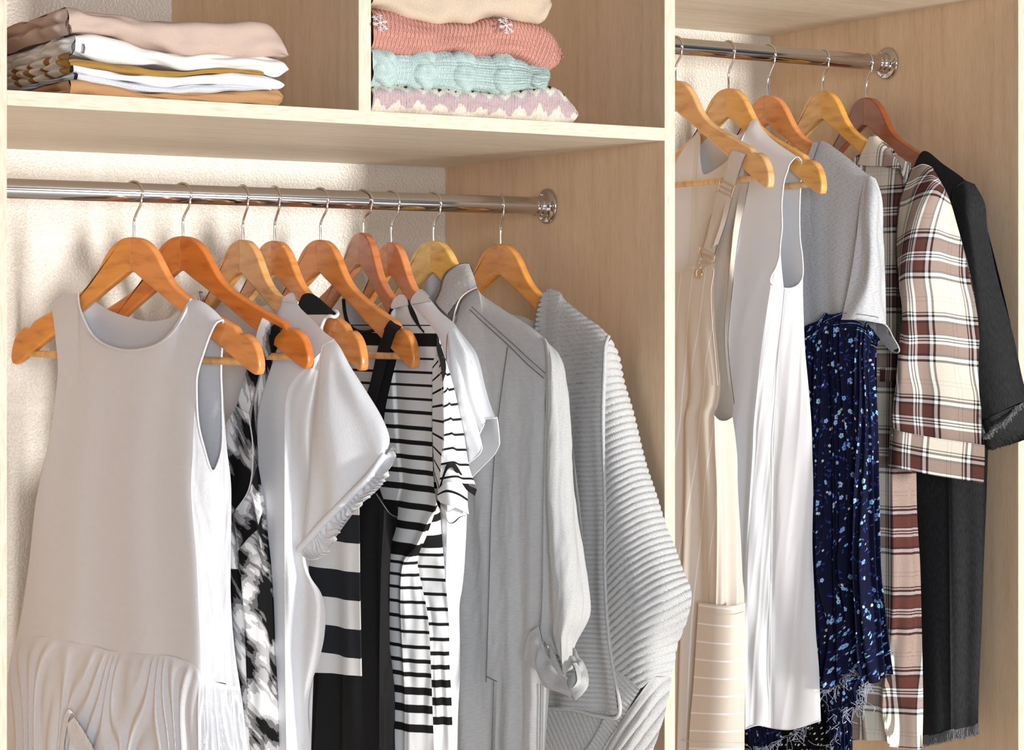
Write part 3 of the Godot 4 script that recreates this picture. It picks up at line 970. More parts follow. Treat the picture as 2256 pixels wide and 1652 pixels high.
func blouse() -> void:
	var o := garment("h3", "blouse", "white blouse with gathered short sleeve overlapping the striped clothes behind", "blouse")
	part("front_panel", patch([-255, -158, 0, -227, -129, 0, -166, -97, 0, -109, -74, 0, -109, -74, 0, -84, -110, 8, -53, -139, 9, -9, -158, 9, 40, -153, 9, 88, -132, 9, 113, -107, 8, 117, -88, 0, 117, -88, 0, 140, -78, 0, 160, -96, 0, 186, -110, 0, 220, -129, 0, 244, -139, 0],
		[-44, -766, 14, 66, -748, 14, 141, -736, 8], [-255, -158, 0, -229, -218, 8, -195, -311, 10, -141, -441, 10, -44, -766, 14],
		[244, -139, 0, 221, -153, 4, 200, -171, 8, 167, -189, 8, 145, -206, 8, 136, -234, 8, 135, -295, 8, 135, -480, 8, 137, -603, 8, 141, -736, 8], 90, 100, {"amp": 0.005, "fu": 3.0, "fv": 0.6, "kt": 2.5, "seed": 22, "tt": 0.2}), M.white_cool, o)
	part("back_panel", patch([-255, -158, 0, -227, -129, 0, -166, -97, 0, -109, -73, 0, -109, -73, 0, -88, -87, -12, -30, -95, -15, 31, -95, -15, 90, -88, -10, 117, -83, 0, 117, -83, 0, 140, -78, 0, 160, -96, 0, 186, -110, 0, 220, -129, 0, 244, -139, 0],
		[-112, -783, -26, 162, -736, -16], [-255, -158, 0, -256, -315, -16, -93, -778, -15], [244, -139, 0, 208, -208, -12, 174, -294, -13, 159, -449, -15, 182, -496, -15, 171, -601, -15, 162, -736, -16], 50, 50, {}), M.white_cool, o)
	part("side_panel", patch([221, -153, 4, 215, -156, 2], [141, -736, 8, 139, -739, -10, 162, -736, -16],
		[221, -153, 4, 200, -171, 8, 167, -189, 8, 145, -206, 8, 136, -234, 8, 135, -295, 8, 135, -480, 8, 137, -603, 8, 141, -736, 8],
		[215, -156, 2, 207, -174, 0, 197, -208, -3, 186, -263, -5, 177, -343, -8, 157, -418, -11, 162, -457, -14, 191, -480, -14, 202, -504, -14, 199, -539, -14, 186, -572, -14, 165, -612, -14, 159, -648, -14, 165, -695, -14, 162, -736, -16], 40, 110, {"amp": 0.008, "fu": 1.5, "fv": 2.5, "seed": 24, "te": 0.2}), M.white_cool, o)
	part("sleeve", patch([216, -156, 3, 221, -148, 3, 232, -143, 2, 244, -139, 0], [188, -417, 16, 210, -405, 17, 234, -387, 16, 262, -367, 14, 288, -348, 10, 332, -313, 2, 344, -287, -12],
		[216, -156, 3, 219, -174, 8, 220, -207, 12, 218, -261, 16, 210, -340, 18, 188, -417, 16], [244, -139, 0, 257, -151, -2, 275, -173, -4, 309, -205, -6, 340, -239, -10, 353, -267, -13, 344, -287, -12], 70, 80, {"amp": 0.008, "fu": 2.2, "fv": 1.0, "seed": 27, "te": 0.12, "tt": 0.2, "pw": 0.8, "bulge": 0.012, "bv": 1}), M.white_cool, o)
	part("ruffle", patch([188, -417, 16, 210, -405, 17, 234, -387, 16, 262, -367, 14, 288, -348, 10, 332, -313, 2, 344, -287, -12], [212, -432, 20, 235, -429, 21, 253, -421, 20, 267, -409, 19, 279, -393, 18, 292, -373, 14, 316, -355, 10, 343, -334, 4, 359, -320, 0, 367, -299, -8, 363, -282, -14, 356, -276, -16],
		[188, -417, 16, 193, -426, 18, 212, -432, 20], [344, -287, -12, 353, -280, -14, 356, -276, -16], 220, 16, {"gather": 0.0034, "gn": 24.0, "seed": 28, "te": 0.01, "tt": 0.2}), M.white_cool, o)
	part("elastic_channel", tube(spline(mm([188, -421, 18, 194, -416, 19, 214, -404, 20, 238, -386, 19, 266, -366, 17, 292, -347, 13, 337, -312, 5, 348, -286, -9]), 120), 0.0052, 10), M.white_cool, o)
	part("sleeve_lining", patch([211, -432, 19, 251, -421, 19, 277, -394, 17, 315, -355, 9, 356, -321, -2, 355, -276, -17], [206, -428, 8, 233, -405, 4, 267, -361, -2, 310, -329, -8, 343, -292, -14, 349, -277, -18], [211, -432, 19, 194, -430, 0], [355, -276, -17, 344, -277, -22], 40, 8, {}), M.white_cool, o)
	part("collar", loft([[125, -88, 5, 161, -90, 4], [133, -83, 6, 160, -85, 5], [137, -78, 0, 146, -78, 0], [116, -81, -8, 138, -83, -8], [100, -87, -12, 132, -91, -12]], 10, 24, false, {"th": 0.0018}), M.white_cool, o)
	part("collar", loft([[-100, -84, 6, -84, -104, 6], [-109, -76, 3, -103, -75, 2], [-122, -73, -6, -109, -75, -6]], 8, 16, false, {"th": 0.0018}), M.white_cool, o)
	part("shoulder_seam", cord([245, -139, 1, 233, -143, 3, 224, -148, 5, 222, -156, 6, 221, -174, 9, 221, -207, 12], 0.8, 40, 6), M.white_cool, o)

func broad_top() -> void:
	var o := garment("h4", "sleeveless_shirt", "sleeveless shirt in broad black and white stripes, showing below the white gathered sleeve", "shirt")
	var off := Vector2(0.0, -0.001 * -376.0)
	var mat: StandardMaterial3D = M.wide.duplicate()
	mat.uv1_offset = Vector3(0, -off.y / 0.0772, 0)
	part("front_panel", patch([74, -87, 0, 83, -78, 0, 101, -76, 0, 119, -81, 0, 138, -90, 0, 159, -101, 0, 166, -105, 0], [55, -605, 2, 129, -598, 2, 189, -593, 2, 218, -592, -4],
		[74, -87, 0, 67, -123, 4, 43, -174, 2, 32, -302, 2, 55, -605, 2], [166, -105, 0, 149, -108, 8, 135, -138, 5, 141, -179, 2, 183, -233, -2, 210, -294, -2, 213, -364, -4, 215, -477, -4, 218, -592, -4], 50, 100, {"planar": true, "amp": 0.008, "fu": 2.5, "kt": 2.5, "seed": 31, "te": 0.15, "tt": 0.3}), mat, o)
	part("back_panel", patch([74, -87, 0, 83, -78, 0, 101, -76, 0, 119, -81, 0, 138, -90, 0, 159, -101, 0, 166, -105, 0], [24, -611, -18, 99, -603, -18, 160, -599, -18, 192, -597, -22],
		[74, -87, 0, 46, -123, -10, 4, -304, -16, 24, -611, -18], [166, -105, 0, 157, -118, -10, 160, -147, -12, 166, -209, -18, 185, -296, -20, 191, -367, -20, 192, -480, -20, 192, -597, -22], 40, 80, {"planar": true}), mat, o)
	part("side_panel", patch([183, -233, -2, 166, -209, -18], [218, -592, -4, 208, -594, -13, 192, -597, -22], [183, -233, -2, 210, -294, -2, 213, -364, -4, 215, -477, -4, 218, -592, -4], [166, -209, -18, 185, -296, -20, 191, -367, -20, 192, -480, -20, 192, -597, -22], 8, 60, {"planar": true}), mat, o)
	part("armhole_binding", cord([144, -103, -6, 156, -101, -5, 166, -105, -2, 168, -109, 4, 163, -108, 8, 153, -110, 9, 146, -118, 9, 143, -129, 9, 148, -166, 9, 172, -203, 9], 2.6, 60, 8), M.white_cool, o)

func black_dress() -> void:
	var o := garment("h5", "black_dress", "plain black dress hanging by narrow straps between the two striped shirts", "dress")
	part("strap", loft([[169, -129, 13, 188, -137, 13], [175, -120, 11, 195, -130, 11], [169, -117, 2, 191, -127, 2], [158, -122, -10, 174, -130, -10], [146, -162, -13, 160, -170, -13], [106, -233, -20, 122, -256, -20], [105, -299, -28, 114, -331, -34]], 8, 60, false, {"th": 0.0016}), M.black, o)
	part("strap", loft([[167, -117, 0, 188, -127, 0], [175, -120, 11, 196, -129, 11], [171, -127, 14, 194, -133, 14], [165, -139, 14, 185, -148, 14], [137, -153, 0, 161, -165, 0], [114, -213, 0, 133, -233, 0], [76, -273, 0, 115, -272, 0]], 8, 60, false, {"th": 0.0016}), M.black, o)
	part("front_panel", patch([89, -272, 10, 128, -271, 10], [-26, -779, 18, 156, -751, 12], [89, -272, 10, 51, -319, 10, 10, -373, 12, -12, -506, 12, -26, -779, 18], [128, -271, 10, 133, -328, 10, 146, -356, 10, 162, -371, 9, 157, -458, 10, 153, -584, 10, 156, -751, 12], 50, 90, {"amp": 0.016, "fu": 3.0, "fv": 0.8, "seed": 41, "tt": 0.2}), M.black, o)
	part("side_panel", patch([162, -371, 9, 155, -383, -6, 142, -391, -30], [156, -751, 12, 148, -760, -42], [162, -371, 9, 157, -458, 10, 153, -584, 10, 156, -751, 12], [142, -391, -30, 128, -410, -34, 122, -457, -36, 119, -497, -36, 120, -556, -36, 126, -611, -36, 139, -661, -36, 148, -760, -42], 40, 90, {"amp": 0.016, "fu": 2.0, "fv": 1.6, "seed": 43, "te": 0.1}), M.black, o)
	part("back_panel", patch([105, -299, -28, 114, -331, -34], [-109, -801, -40, 148, -760, -42], [105, -299, -28, 13, -349, -34, -71, -448, -38, -109, -801, -40], [114, -331, -34, 137, -364, -32, 142, -377, -31, 142, -393, -30, 122, -457, -36, 120, -556, -36, 126, -611, -36, 148, -760, -42], 30, 60, {}), M.black, o)
	part("armhole_seam", cord([147, -357, 11, 163, -372, 10, 158, -384, -4, 144, -392, -28], 0.9, 40, 6), M.thread_dark, o)

func thin_shirt() -> void:
	var o := garment("h6", "striped_shirt", "white shirt with thin black stripes and a rolled short sleeve", "shirt")
	var mat: StandardMaterial3D = M.thin
	part("front_panel", patch([-135, -148, 0, -96, -118, 0, -70, -101, 0, -51, -92, 0, -51, -92, 0, -27, -118, 8, -13, -134, 9, 12, -143, 9, 41, -145, 9, 69, -142, 9, 93, -134, 9, 112, -123, 9, 121, -109, 8, 117, -97, 0, 117, -97, 0, 131, -93, 0, 147, -97, 0, 187, -119, 0, 214, -133, 0, 238, -148, 0, 244, -157, 0],
		[29, -790, 14, 159, -766, 8], [-135, -148, 0, -100, -206, 8, -61, -326, 10, 29, -790, 14],
		[244, -157, 0, 247, -172, 5, 241, -187, 8, 239, -205, 8, 238, -285, 8, 242, -347, 8, 245, -379, 6, 223, -404, 7, 189, -441, 7, 155, -466, 8, 146, -515, 8, 153, -596, 8, 159, -660, 8, 159, -766, 8], 80, 130, {"planar": true, "amp": 0.008, "fu": 3.0, "kt": 2.5, "seed": 51, "te": 0.1, "tt": 0.3}), mat, o)
	part("back_panel", patch([-135, -148, 0, -96, -118, 0, -70, -101, 0, -51, -91, 0, -51, -91, 0, -27, -111, -12, 45, -113, -12, 83, -112, -10, 117, -97, 0, 117, -97, 0, 131, -93, 0, 147, -97, 0, 187, -119, 0, 214, -133, 0, 238, -148, 0, 244, -157, 0],
		[-70, -813, -36, 211, -762, -40], [-135, -148, 0, -126, -330, -22, -70, -813, -36], [244, -157, 0, 217, -218, -20, 188, -314, -34, 174, -401, -40, 184, -459, -40, 191, -497, -40, 200, -555, -40, 200, -594, -40, 208, -673, -40, 211, -762, -40], 50, 60, {"planar": true}), mat, o)
	part("side_panel", patch([243, -368, 7, 228, -381, -6], [159, -766, 8, 177, -765, -6, 199, -762, -18], [243, -368, 7, 245, -379, 6, 223, -404, 7, 189, -441, 7, 155, -466, 8, 146, -515, 8, 153, -596, 8, 159, -660, 8, 159, -766, 8], [228, -381, -6, 190, -426, -10, 156, -464, -14, 164, -505, -18, 180, -545, -18, 189, -628, -18, 199, -762, -18], 30, 100, {"planar": true, "amp": 0.006, "fu": 1.5, "fv": 3.0, "seed": 53, "te": 0.2}), mat, o)
	part("side_panel", patch([228, -381, -6, 174, -394, -40], [199, -762, -18, 211, -762, -40], [228, -381, -6, 190, -426, -10, 156, -464, -14, 164, -505, -18, 180, -545, -18, 189, -628, -18, 199, -762, -18], [174, -394, -40, 184, -459, -40, 191, -497, -40, 200, -555, -40, 200, -594, -40, 208, -673, -40, 211, -762, -40], 30, 100, {"planar": true, "uvo": Vector2(0, 0.012), "amp": 0.006, "fu": 1.5, "fv": 3.0, "seed": 54, "te": 0.2}), mat, o)
	var cuffed: StandardMaterial3D = M.thin_sleeve
	part("sleeve", patch([247, -172, 5, 244, -157, 0], [257, -340, 14, 274, -360, 18], [247, -172, 5, 242, -187, 9, 248, -223, 13, 252, -285, 15, 257, -340, 14], [244, -157, 0, 272, -186, 10, 285, -234, 16, 293, -283, 20, 291, -331, 22, 274, -360, 18], 16, 70, {"uvo": Vector2(0, 0.004)}), cuffed, o)
	part("sleeve", loft([[247, -172, 5, 249, -157, 3, 237, -153, -4], [260, -186, 10, 271, -180, 8, 236, -178, -12], [274, -216, 14, 275, -214, 6, 237, -214, -24], [287, -246, 18, 281, -246, 4, 239, -249, -32], [290, -283, 20, 286, -283, 4, 247, -283, -36], [292, -319, 24, 298, -319, 8, 254, -324, -40], [291, -347, 26, 308, -344, 8, 270, -352, -42]], 24, 70, false, {"amp": 0.003, "fu": 2.0, "seed": 55}), cuffed, o)
	part("sleeve_lining", loft([[241, -187, 8, 213, -181, -16, 233, -178, -14], [243, -248, 10, 205, -250, -30, 235, -249, -34], [247, -334, 10, 200, -339, -40, 257, -339, -44]], 12, 30, false, {}), M.white_cool, o)
	part("cuff", loft([[303, -341, 30, 319, -318, 30, 320, -317, 20, 299, -328, 0, 269, -350, -30, 266, -359, -46], [302, -349, 32, 317, -329, 32, 321, -323, 22, 297, -336, 0, 269, -358, -30, 261, -368, -46]], 30, 8, false, {"th": 0.002}), M.black, o)
	part("cuff", loft([[296, -353, 30, 318, -342, 30, 319, -347, 14, 304, -357, -10], [296, -364, 32, 323, -359, 32, 328, -365, 18, 308, -375, -8], [301, -371, 30, 325, -373, 30, 327, -378, 16, 311, -387, -8]], 24, 20, false, {"th": 0.0016, "uvo": Vector2(0, -0.004)}), cuffed, o)
	part("cuff", loft([[296, -374, 26, 307, -383, 24, 304, -381, 14, 304, -378, 4, 299, -387, -10], [291, -386, 22, 306, -394, 22, 303, -391, 12, 303, -386, 2, 298, -389, -12], [288, -392, 16, 300, -399, 16, 301, -398, 8, 298, -392, -2, 292, -391, -14]], 30, 14, false, {"th": 0.0016, "uvo": Vector2(0, -0.010)}), cuffed, o)
	part("neck_binding", cord([-42, -98, 3, -25, -118, 9, -11, -134, 10, 14, -143, 10, 43, -145, 10, 71, -142, 10, 95, -134, 10, 114, -123, 10, 123, -111, 9], 2.6, 60, 8), M.black, o)
	part("collar", loft([[119, -113, 9, 170, -107, 8], [121, -100, 5, 159, -99, 4], [130, -93, 0, 143, -94, 0], [102, -98, -8, 135, -99, -8]], 10, 20, false, {"th": 0.0014}), M.white_cool, o)
	part("shoulder_stripe", loft([[153, -98, 3, 153, -99, -1], [170, -118, 6, 188, -124, 0], [190, -132, 8, 203, -140, 2], [216, -147, 8, 208, -142, 4]], 6, 24, false, {}), M.black, o)
	part("shoulder_stripe", loft([[248, -148, 6, 244, -157, 0], [262, -168, 14, 269, -177, 6], [279, -186, 18, 277, -193, 8], [289, -211, 20, 285, -208, 16]], 6, 24, false, {}), M.black, o)

func plain_tee() -> void:
	var o := garment("h7", "t_shirt", "plain white t-shirt with a short sleeve beside the grey linen shirt dress", "t-shirt")
	part("front_panel", patch([-74, -125, 0, -16, -98, 0, 26, -82, 0, 26, -82, 0, 55, -105, 8, 68, -115, 8, 82, -105, 8, 86, -91, 6, 84, -80, 0, 84, -80, 0, 94, -73, 0, 108, -72, 0, 143, -93, 0, 164, -105, 0, 196, -118, 0, 208, -126, 0], [6, -786, 12, 174, -757, 4],
		[-74, -125, 0, -44, -246, 8, 6, -786, 12], [208, -126, 0, 197, -127, 5, 193, -134, 7, 191, -150, 8, 191, -238, 8, 192, -301, 8, 190, -396, 6, 183, -555, 6, 174, -757, 4], 60, 80, {"amp": 0.008, "fu": 3.0, "kt": 2.5, "seed": 61, "tt": 0.3}), M.white_cool, o)
	part("back_panel", patch([-74, -125, 0, -16, -98, 0, 26, -82, 0, 26, -82, 0, 28, -90, -10, 56, -90, -10, 84, -80, 0, 84, -80, 0, 94, -73, 0, 108, -72, 0, 143, -93, 0, 164, -105, 0, 196, -118, 0, 208, -126, 0], [-73, -805, -30, 147, -766, -34],
		[-74, -125, 0, -98, -249, -20, -73, -805, -30], [208, -126, 0, 193, -207, -18, 185, -303, -30, 176, -389, -34, 169, -462, -34, 162, -496, -34, 155, -524, -34, 157, -606, -34, 151, -674, -34, 147, -766, -34], 40, 60, {}), M.white_cool, o)
	part("side_panel", patch([192, -326, 7, 181, -316, -32], [174, -757, 4, 147, -766, -34], [192, -326, 7, 190, -396, 6, 183, -555, 6, 174, -757, 4], [181, -316, -32, 176, -389, -34, 169, -462, -34, 162, -496, -34, 155, -524, -34, 157, -606, -34, 151, -674, -34, 147, -766, -34], 24, 70, {"amp": 0.010, "fu": 1.6, "fv": 2.0, "seed": 63, "te": 0.2}), M.white_cool, o)
	part("sleeve", patch([193, -150, 8, 194, -133, 7, 197, -127, 5, 208, -126, 0], [228, -324, 10, 253, -310, 8, 275, -297, 4, 278, -287, 2, 265, -275, 0, 273, -257, -4, 267, -251, -6, 286, -248, -14],
		[193, -150, 8, 203, -212, 14, 210, -275, 14, 228, -324, 10], [208, -126, 0, 233, -146, -4, 248, -159, -6, 257, -177, -8, 265, -202, -10, 274, -225, -12, 286, -248, -14], 50, 70, {"amp": 0.006, "fu": 2.0, "seed": 64, "bulge": 0.008, "bv": 1}), M.white_cool, o)
	part("sleeve", patch([164, -176, -20, 253, -177, -10], [187, -335, -14, 213, -332, -22, 231, -318, -26, 258, -301, -28, 275, -288, -26, 281, -279, -24, 285, -250, -18], [164, -176, -20, 157, -272, -24, 187, -335, -14], [253, -177, -10, 273, -225, -13, 285, -250, -18], 40, 50, {}), M.white_cool, o)
	part("sleeve_hem", cord([230, -324, 11, 255, -310, 9, 276, -297, 5, 280, -287, 3, 267, -275, 1, 275, -257, -3, 269, -251, -5, 288, -248, -13, 285, -250, -18, 281, -279, -24, 275, -288, -26, 258, -301, -28, 231, -318, -26, 213, -332, -22], 0.9, 90, 6), M.white_cool, o)
	part("neck_binding", loft([[87, -93, 8, 145, -89, 6], [88, -81, 3, 131, -83, 2], [97, -73, 0, 110, -72, 0], [69, -79, -8, 115, -82, -8]], 10, 20, false, {"th": 0.0016}), M.white_cool, o)

func shirt_dress() -> void:
	var o := garment("h8", "shirt_dress", "grey linen shirt dress with a turned-up sleeve, a collar and a front placket", "dress")
	part("front_panel", patch([-59, -156, 0, -32, -108, 0, -11, -81, 0, -11, -81, 0, 16, -101, 10, 24, -115, 10, 51, -125, 10, 73, -108, 9, 89, -79, 4, 106, -71, 0, 106, -71, 0, 117, -82, 0, 159, -102, 0, 217, -127, 0, 243, -142, 0], [9, -795, 22, 139, -775, 22, 260, -757, 16],
		[-59, -156, 0, -34, -250, 12, 9, -795, 22], [243, -142, 0, 260, -172, 9, 264, -267, 12, 260, -374, 12, 261, -494, 14, 262, -624, 16, 261, -686, 16, 260, -757, 16], 90, 110, {"amp": 0.012, "fu": 5.0, "fv": 0.5, "kt": 2.5, "seed": 71, "tt": 0.25, "wr": 0.0008, "wf": 12.0}), M.linen, o)
	part("back_panel", patch([-59, -156, 0, -32, -108, 0, -11, -81, 0, -11, -81, 0, -10, -55, -8, 6, -47, -12, 41, -55, -12, 80, -49, -8, 106, -71, 0, 106, -71, 0, 117, -82, 0, 159, -102, 0, 217, -127, 0, 243, -142, 0], [-40, -809, -20, 216, -770, -26], [-59, -156, 0, -67, -252, -16, -40, -809, -20], [243, -142, 0, 247, -243, -22, 246, -435, -28, 216, -770, -26], 50, 50, {}), M.linen, o)
	part("side_panel", patch([264, -267, 12, 247, -243, -22], [260, -757, 16, 216, -770, -26], [264, -267, 12, 260, -374, 12, 261, -494, 14, 262, -624, 16, 261, -686, 16, 260, -757, 16], [247, -243, -22, 238, -436, -28, 223, -630, -28, 216, -770, -26], 10, 60, {}), M.linen, o)
	part("collar", loft([[30, -91, 14, 42, -75, 14, 49, -52, 10, 71, -39, 4, 84, -37, -4], [42, -99, 17, 59, -83, 17, 74, -67, 14, 92, -53, 8, 100, -53, 2], [59, -110, 17, 74, -96, 17, 86, -85, 15, 97, -75, 11, 112, -70, 6]], 30, 20, false, {"th": 0.003, "wr": 0.0006}), M.linen_sleeve, o)
	part("collar", loft([[30, -91, 14, 42, -75, 14, 49, -52, 10, 71, -39, 4, 84, -37, -4], [21, -81, 4, 27, -69, 0, 36, -49, -4, 56, -42, -10, 79, -49, -14]], 30, 8, false, {"th": 0.003}), M.linen_sleeve, o)
	part("collar_piping", cord([115, -71, 9, 100, -77, 13, 88, -87, 17, 78, -103, 17, 69, -121, 14], 1.2, 40, 8), M.thread_pale, o)
	part("collar_stitching", cord([115, -74, 9, 102, -81, 12, 90, -91, 14, 81, -106, 14, 73, -123, 13], 0.7, 40, 6), M.thread_dark, o)
	part("sleeve", loft([[246, -142, 3, 252, -144, 3, 247, -149, -6, 240, -152, -16], [265, -178, 14, 283, -178, 20, 282, -182, 2, 261, -185, -20], [269, -269, 20, 296, -268, 28, 301, -266, 8, 273, -270, -24], [270, -372, 24, 302, -370, 34, 309, -371, 14, 282, -375, -26], [273, -469, 28, 312, -465, 38, 322, -461, 18, 300, -462, -26], [273, -523, 30, 318, -524, 40, 327, -520, 18, 309, -523, -26], [272, -555, 30, 316, -561, 38, 311, -559, 18, 285, -573, -18], [295, -578, 24, 319, -605, 34, 315, -601, 20, 292, -588, -8]], 50, 110, false, {"amp": 0.012, "fu": 3.0, "fv": 0.9, "seed": 74, "te": 0.06, "wr": 0.0010, "wf": 8.0}), M.linen_sleeve, o)
	part("sleeve_back", loft([[245, -142, 2, 240, -152, -16], [265, -269, 16, 244, -271, -28, 271, -270, -26], [269, -470, 24, 247, -477, -36, 298, -463, -28], [268, -555, 26, 250, -569, -24, 283, -574, -20]], 16, 40, false, {}), M.linen, o)
	# the turned-up cuff: three folds of cloth, one inside the other
	part("cuff", loft([[275, -541, 36, 258, -555, 40, 253, -587, 44], [287, -559, 42, 279, -571, 48, 282, -595, 52], [299, -575, 46, 298, -588, 54, 308, -618, 58], [319, -586, 50, 331, -601, 58, 348, -621, 60], [338, -601, 50, 355, -608, 58, 368, -629, 58]], 16, 50, false, {"th": 0.0016, "amp": 0.006, "fu": 1.5, "fv": 3.0, "seed": 76, "te": 0.15}), M.linen_sleeve, o)
	part("cuff", loft([[368, -629, 58, 348, -618, 54, 333, -611, 50], [371, -621, 48, 357, -608, 48, 347, -600, 46], [364, -611, 30, 359, -600, 36, 347, -589, 36], [344, -597, 14, 340, -587, 20, 330, -587, 24], [291, -573, -10, 302, -577, 2, 304, -582, 8]], 14, 50, false, {"th": 0.0016, "amp": 0.006, "fu": 1.5, "fv": 3.0, "seed": 77, "te": 0.15}), M.linen_sleeve, o)
	part("cuff", loft([[266, -561, 32, 271, -567, 30], [282, -570, 40, 290, -568, 36], [301, -593, 46, 303, -575, 40], [326, -616, 50, 321, -598, 42], [344, -621, 50, 333, -609, 40]], 8, 40, false, {"th": 0.0016}), M.linen, o)
	part("cuff", loft([[306, -562, 44, 304, -581, 44], [324, -578, 50, 315, -586, 50], [339, -594, 54, 332, -607, 54], [347, -606, 52, 344, -619, 54]], 8, 40, false, {"th": 0.0016}), M.linen_sleeve, o)
	part("cuff", loft([[342, -584, 40, 345, -583, 34], [355, -588, 46, 350, -594, 30], [363, -603, 50, 361, -606, 36], [353, -617, 52, 361, -619, 48]], 8, 40, false, {"th": 0.0016}), M.linen_sleeve, o)
	part("placket_stitching", cord([185, -156, 13, 172, -236, 16, 163, -308, 18, 157, -403, 20, 156, -483, 22, 152, -624, 24, 152, -626, 24, 152, -626, 24, 174, -631, 24], 0.75, 120, 6), M.thread_dark, o)
	part("yoke_stitching", cord([103, -103, 12, 138, -125, 12, 185, -153, 13, 225, -179, 14, 261, -199, 15], 0.75, 70, 6), M.thread_dark, o)
	part("yoke_stitching", cord([108, -99, 12, 142, -120, 12, 188, -147, 13, 229, -172, 14, 264, -192, 15], 0.6, 70, 6), M.thread_dark, o)
	part("slit_edge", loft([[173, -630, 27, 173, -632, 22], [172, -694, 29, 167, -698, 20], [171, -768, 31, 163, -772, 18]], 4, 30, false, {"th": 0.002}), M.linen, o)
	part("hem_stitching", cord([259, -624, 19, 258, -686, 19, 256, -757, 19], 0.6, 40, 6), M.thread_dark, o)

func cardigan() -> void:
	var o := garment("h9", "cardigan", "pale grey ribbed knit cardigan reaching over the upright panel", "cardigan")
	part("lapel", patch([105, -106, 8, 106, -94, 7, 110, -78, 3, 123, -70, 0, 123, -70, 0, 144, -75, 0, 156, -87, 0, 198, -111, 0, 227, -125, 0, 247, -139, 0], [86, -684, 24, 139, -681, 24, 200, -675, 24, 249, -676, 24, 297, -668, 26],
		[105, -106, 8, 103, -139, 12, 98, -246, 16, 92, -447, 20, 86, -684, 24], [247, -139, 0, 251, -151, 10, 254, -177, 14, 255, -260, 18, 264, -375, 22, 264, -474, 22, 273, -556, 24, 283, -604, 24, 297, -668, 26], 60, 470, {"rib": 0.003, "dir": Vector3(-12.0, 143.0, 0), "amp": 0.008, "fu": 3.0, "fv": 1.0, "kt": 2.5, "seed": 81, "te": 0.1}), M.knit, o)
	part("lapel_edge", cord([247, -139, 0, 253, -151, 11, 255, -177, 15, 256, -260, 19, 265, -375, 23, 265, -474, 23, 274, -556, 25, 284, -604, 25, 298, -667, 27, 253, -676, 27, 203, -674, 27, 142, -680, 27], 3.0, 200, 8), M.knit, o)
	part("back_panel", patch([7, -105, -8, 45, -110, -12, 80, -115, -12, 119, -72, -3, 152, -87, -3, 244, -139, -3], [-3, -814, -26, 299, -766, -30], [7, -105, -8, -7, -319, -20, -3, -814, -26], [244, -139, -3, 244, -243, -20, 273, -404, -28, 299, -766, -30], 40, 60, {"te": 0.0}), M.knit, o)
	part("sleeve", patch([251, -151, 10, 249, -144, 3, 241, -147, -8], [281, -605, 22, 311, -615, 22, 333, -627, 18, 345, -611, 6, 348, -615, -24], [251, -151, 10, 252, -177, 12, 252, -260, 15, 261, -375, 19, 261, -475, 19, 270, -557, 21, 281, -605, 22],
		[241, -147, -8, 244, -169, -20, 249, -207, -26, 267, -251, -28, 291, -317, -28, 317, -365, -26, 337, -403, -24, 356, -434, -24, 377, -465, -20, 395, -493, -18, 387, -527, -18, 363, -565, -22, 354, -590, -24, 348, -615, -24], 90, 330, {"rib": 0.0046, "rn": 0.0, "te": 0.0, "bulge": 0.012, "bv": 1, "seed": 83, "dir": Vector3(-59.0, 88.0, 0)}), M.knit, o)
	part("hem_band", patch([283, -604, 24, 314, -615, 24, 335, -627, 20], [167, -781, 16, 216, -773, 16, 247, -732, 16], [283, -604, 24, 270, -664, 22, 228, -722, 18, 167, -781, 16], [335, -627, 20, 307, -659, 18, 273, -699, 16, 247, -732, 16], 80, 160, {"rib": 0.0026, "dir": Vector3(80.0, 110.0, 0), "te": 0.0, "seed": 84}), M.knit, o)
	part("body_panel", patch([335, -625, 20, 345, -610, 6, 352, -614, -20], [209, -777, 18, 274, -765, 8, 311, -762, -18], [335, -625, 20, 308, -659, 19, 275, -699, 18, 248, -732, 17, 209, -777, 18], [352, -614, -20, 348, -647, -18, 338, -675, -18, 329, -698, -18, 319, -720, -18, 311, -762, -18], 160, 200, {"rib": 0.0055, "dir": Vector3(-85.0, 62.0, 0), "te": 0.0, "bulge": 0.008, "bv": 1, "amp": 0.003, "fu": 2.0, "seed": 85}), M.knit, o)
	part("inner_panel", patch([111, -673, 10, 200, -665, 10, 285, -662, 14], [99, -794, 4, 156, -784, 6, 200, -776, 10], [111, -673, 10, 105, -728, 8, 99, -794, 4], [285, -662, 14, 250, -713, 12, 200, -776, 10], 120, 90, {"rib": 0.0022, "dir": Vector3(90.0, 60.0, 0), "te": 0.0}), M.knit, o)

func ring(k: String, a: Array, r: float) -> ArrayMesh:
	return cord(a, r, 60, 8, true)

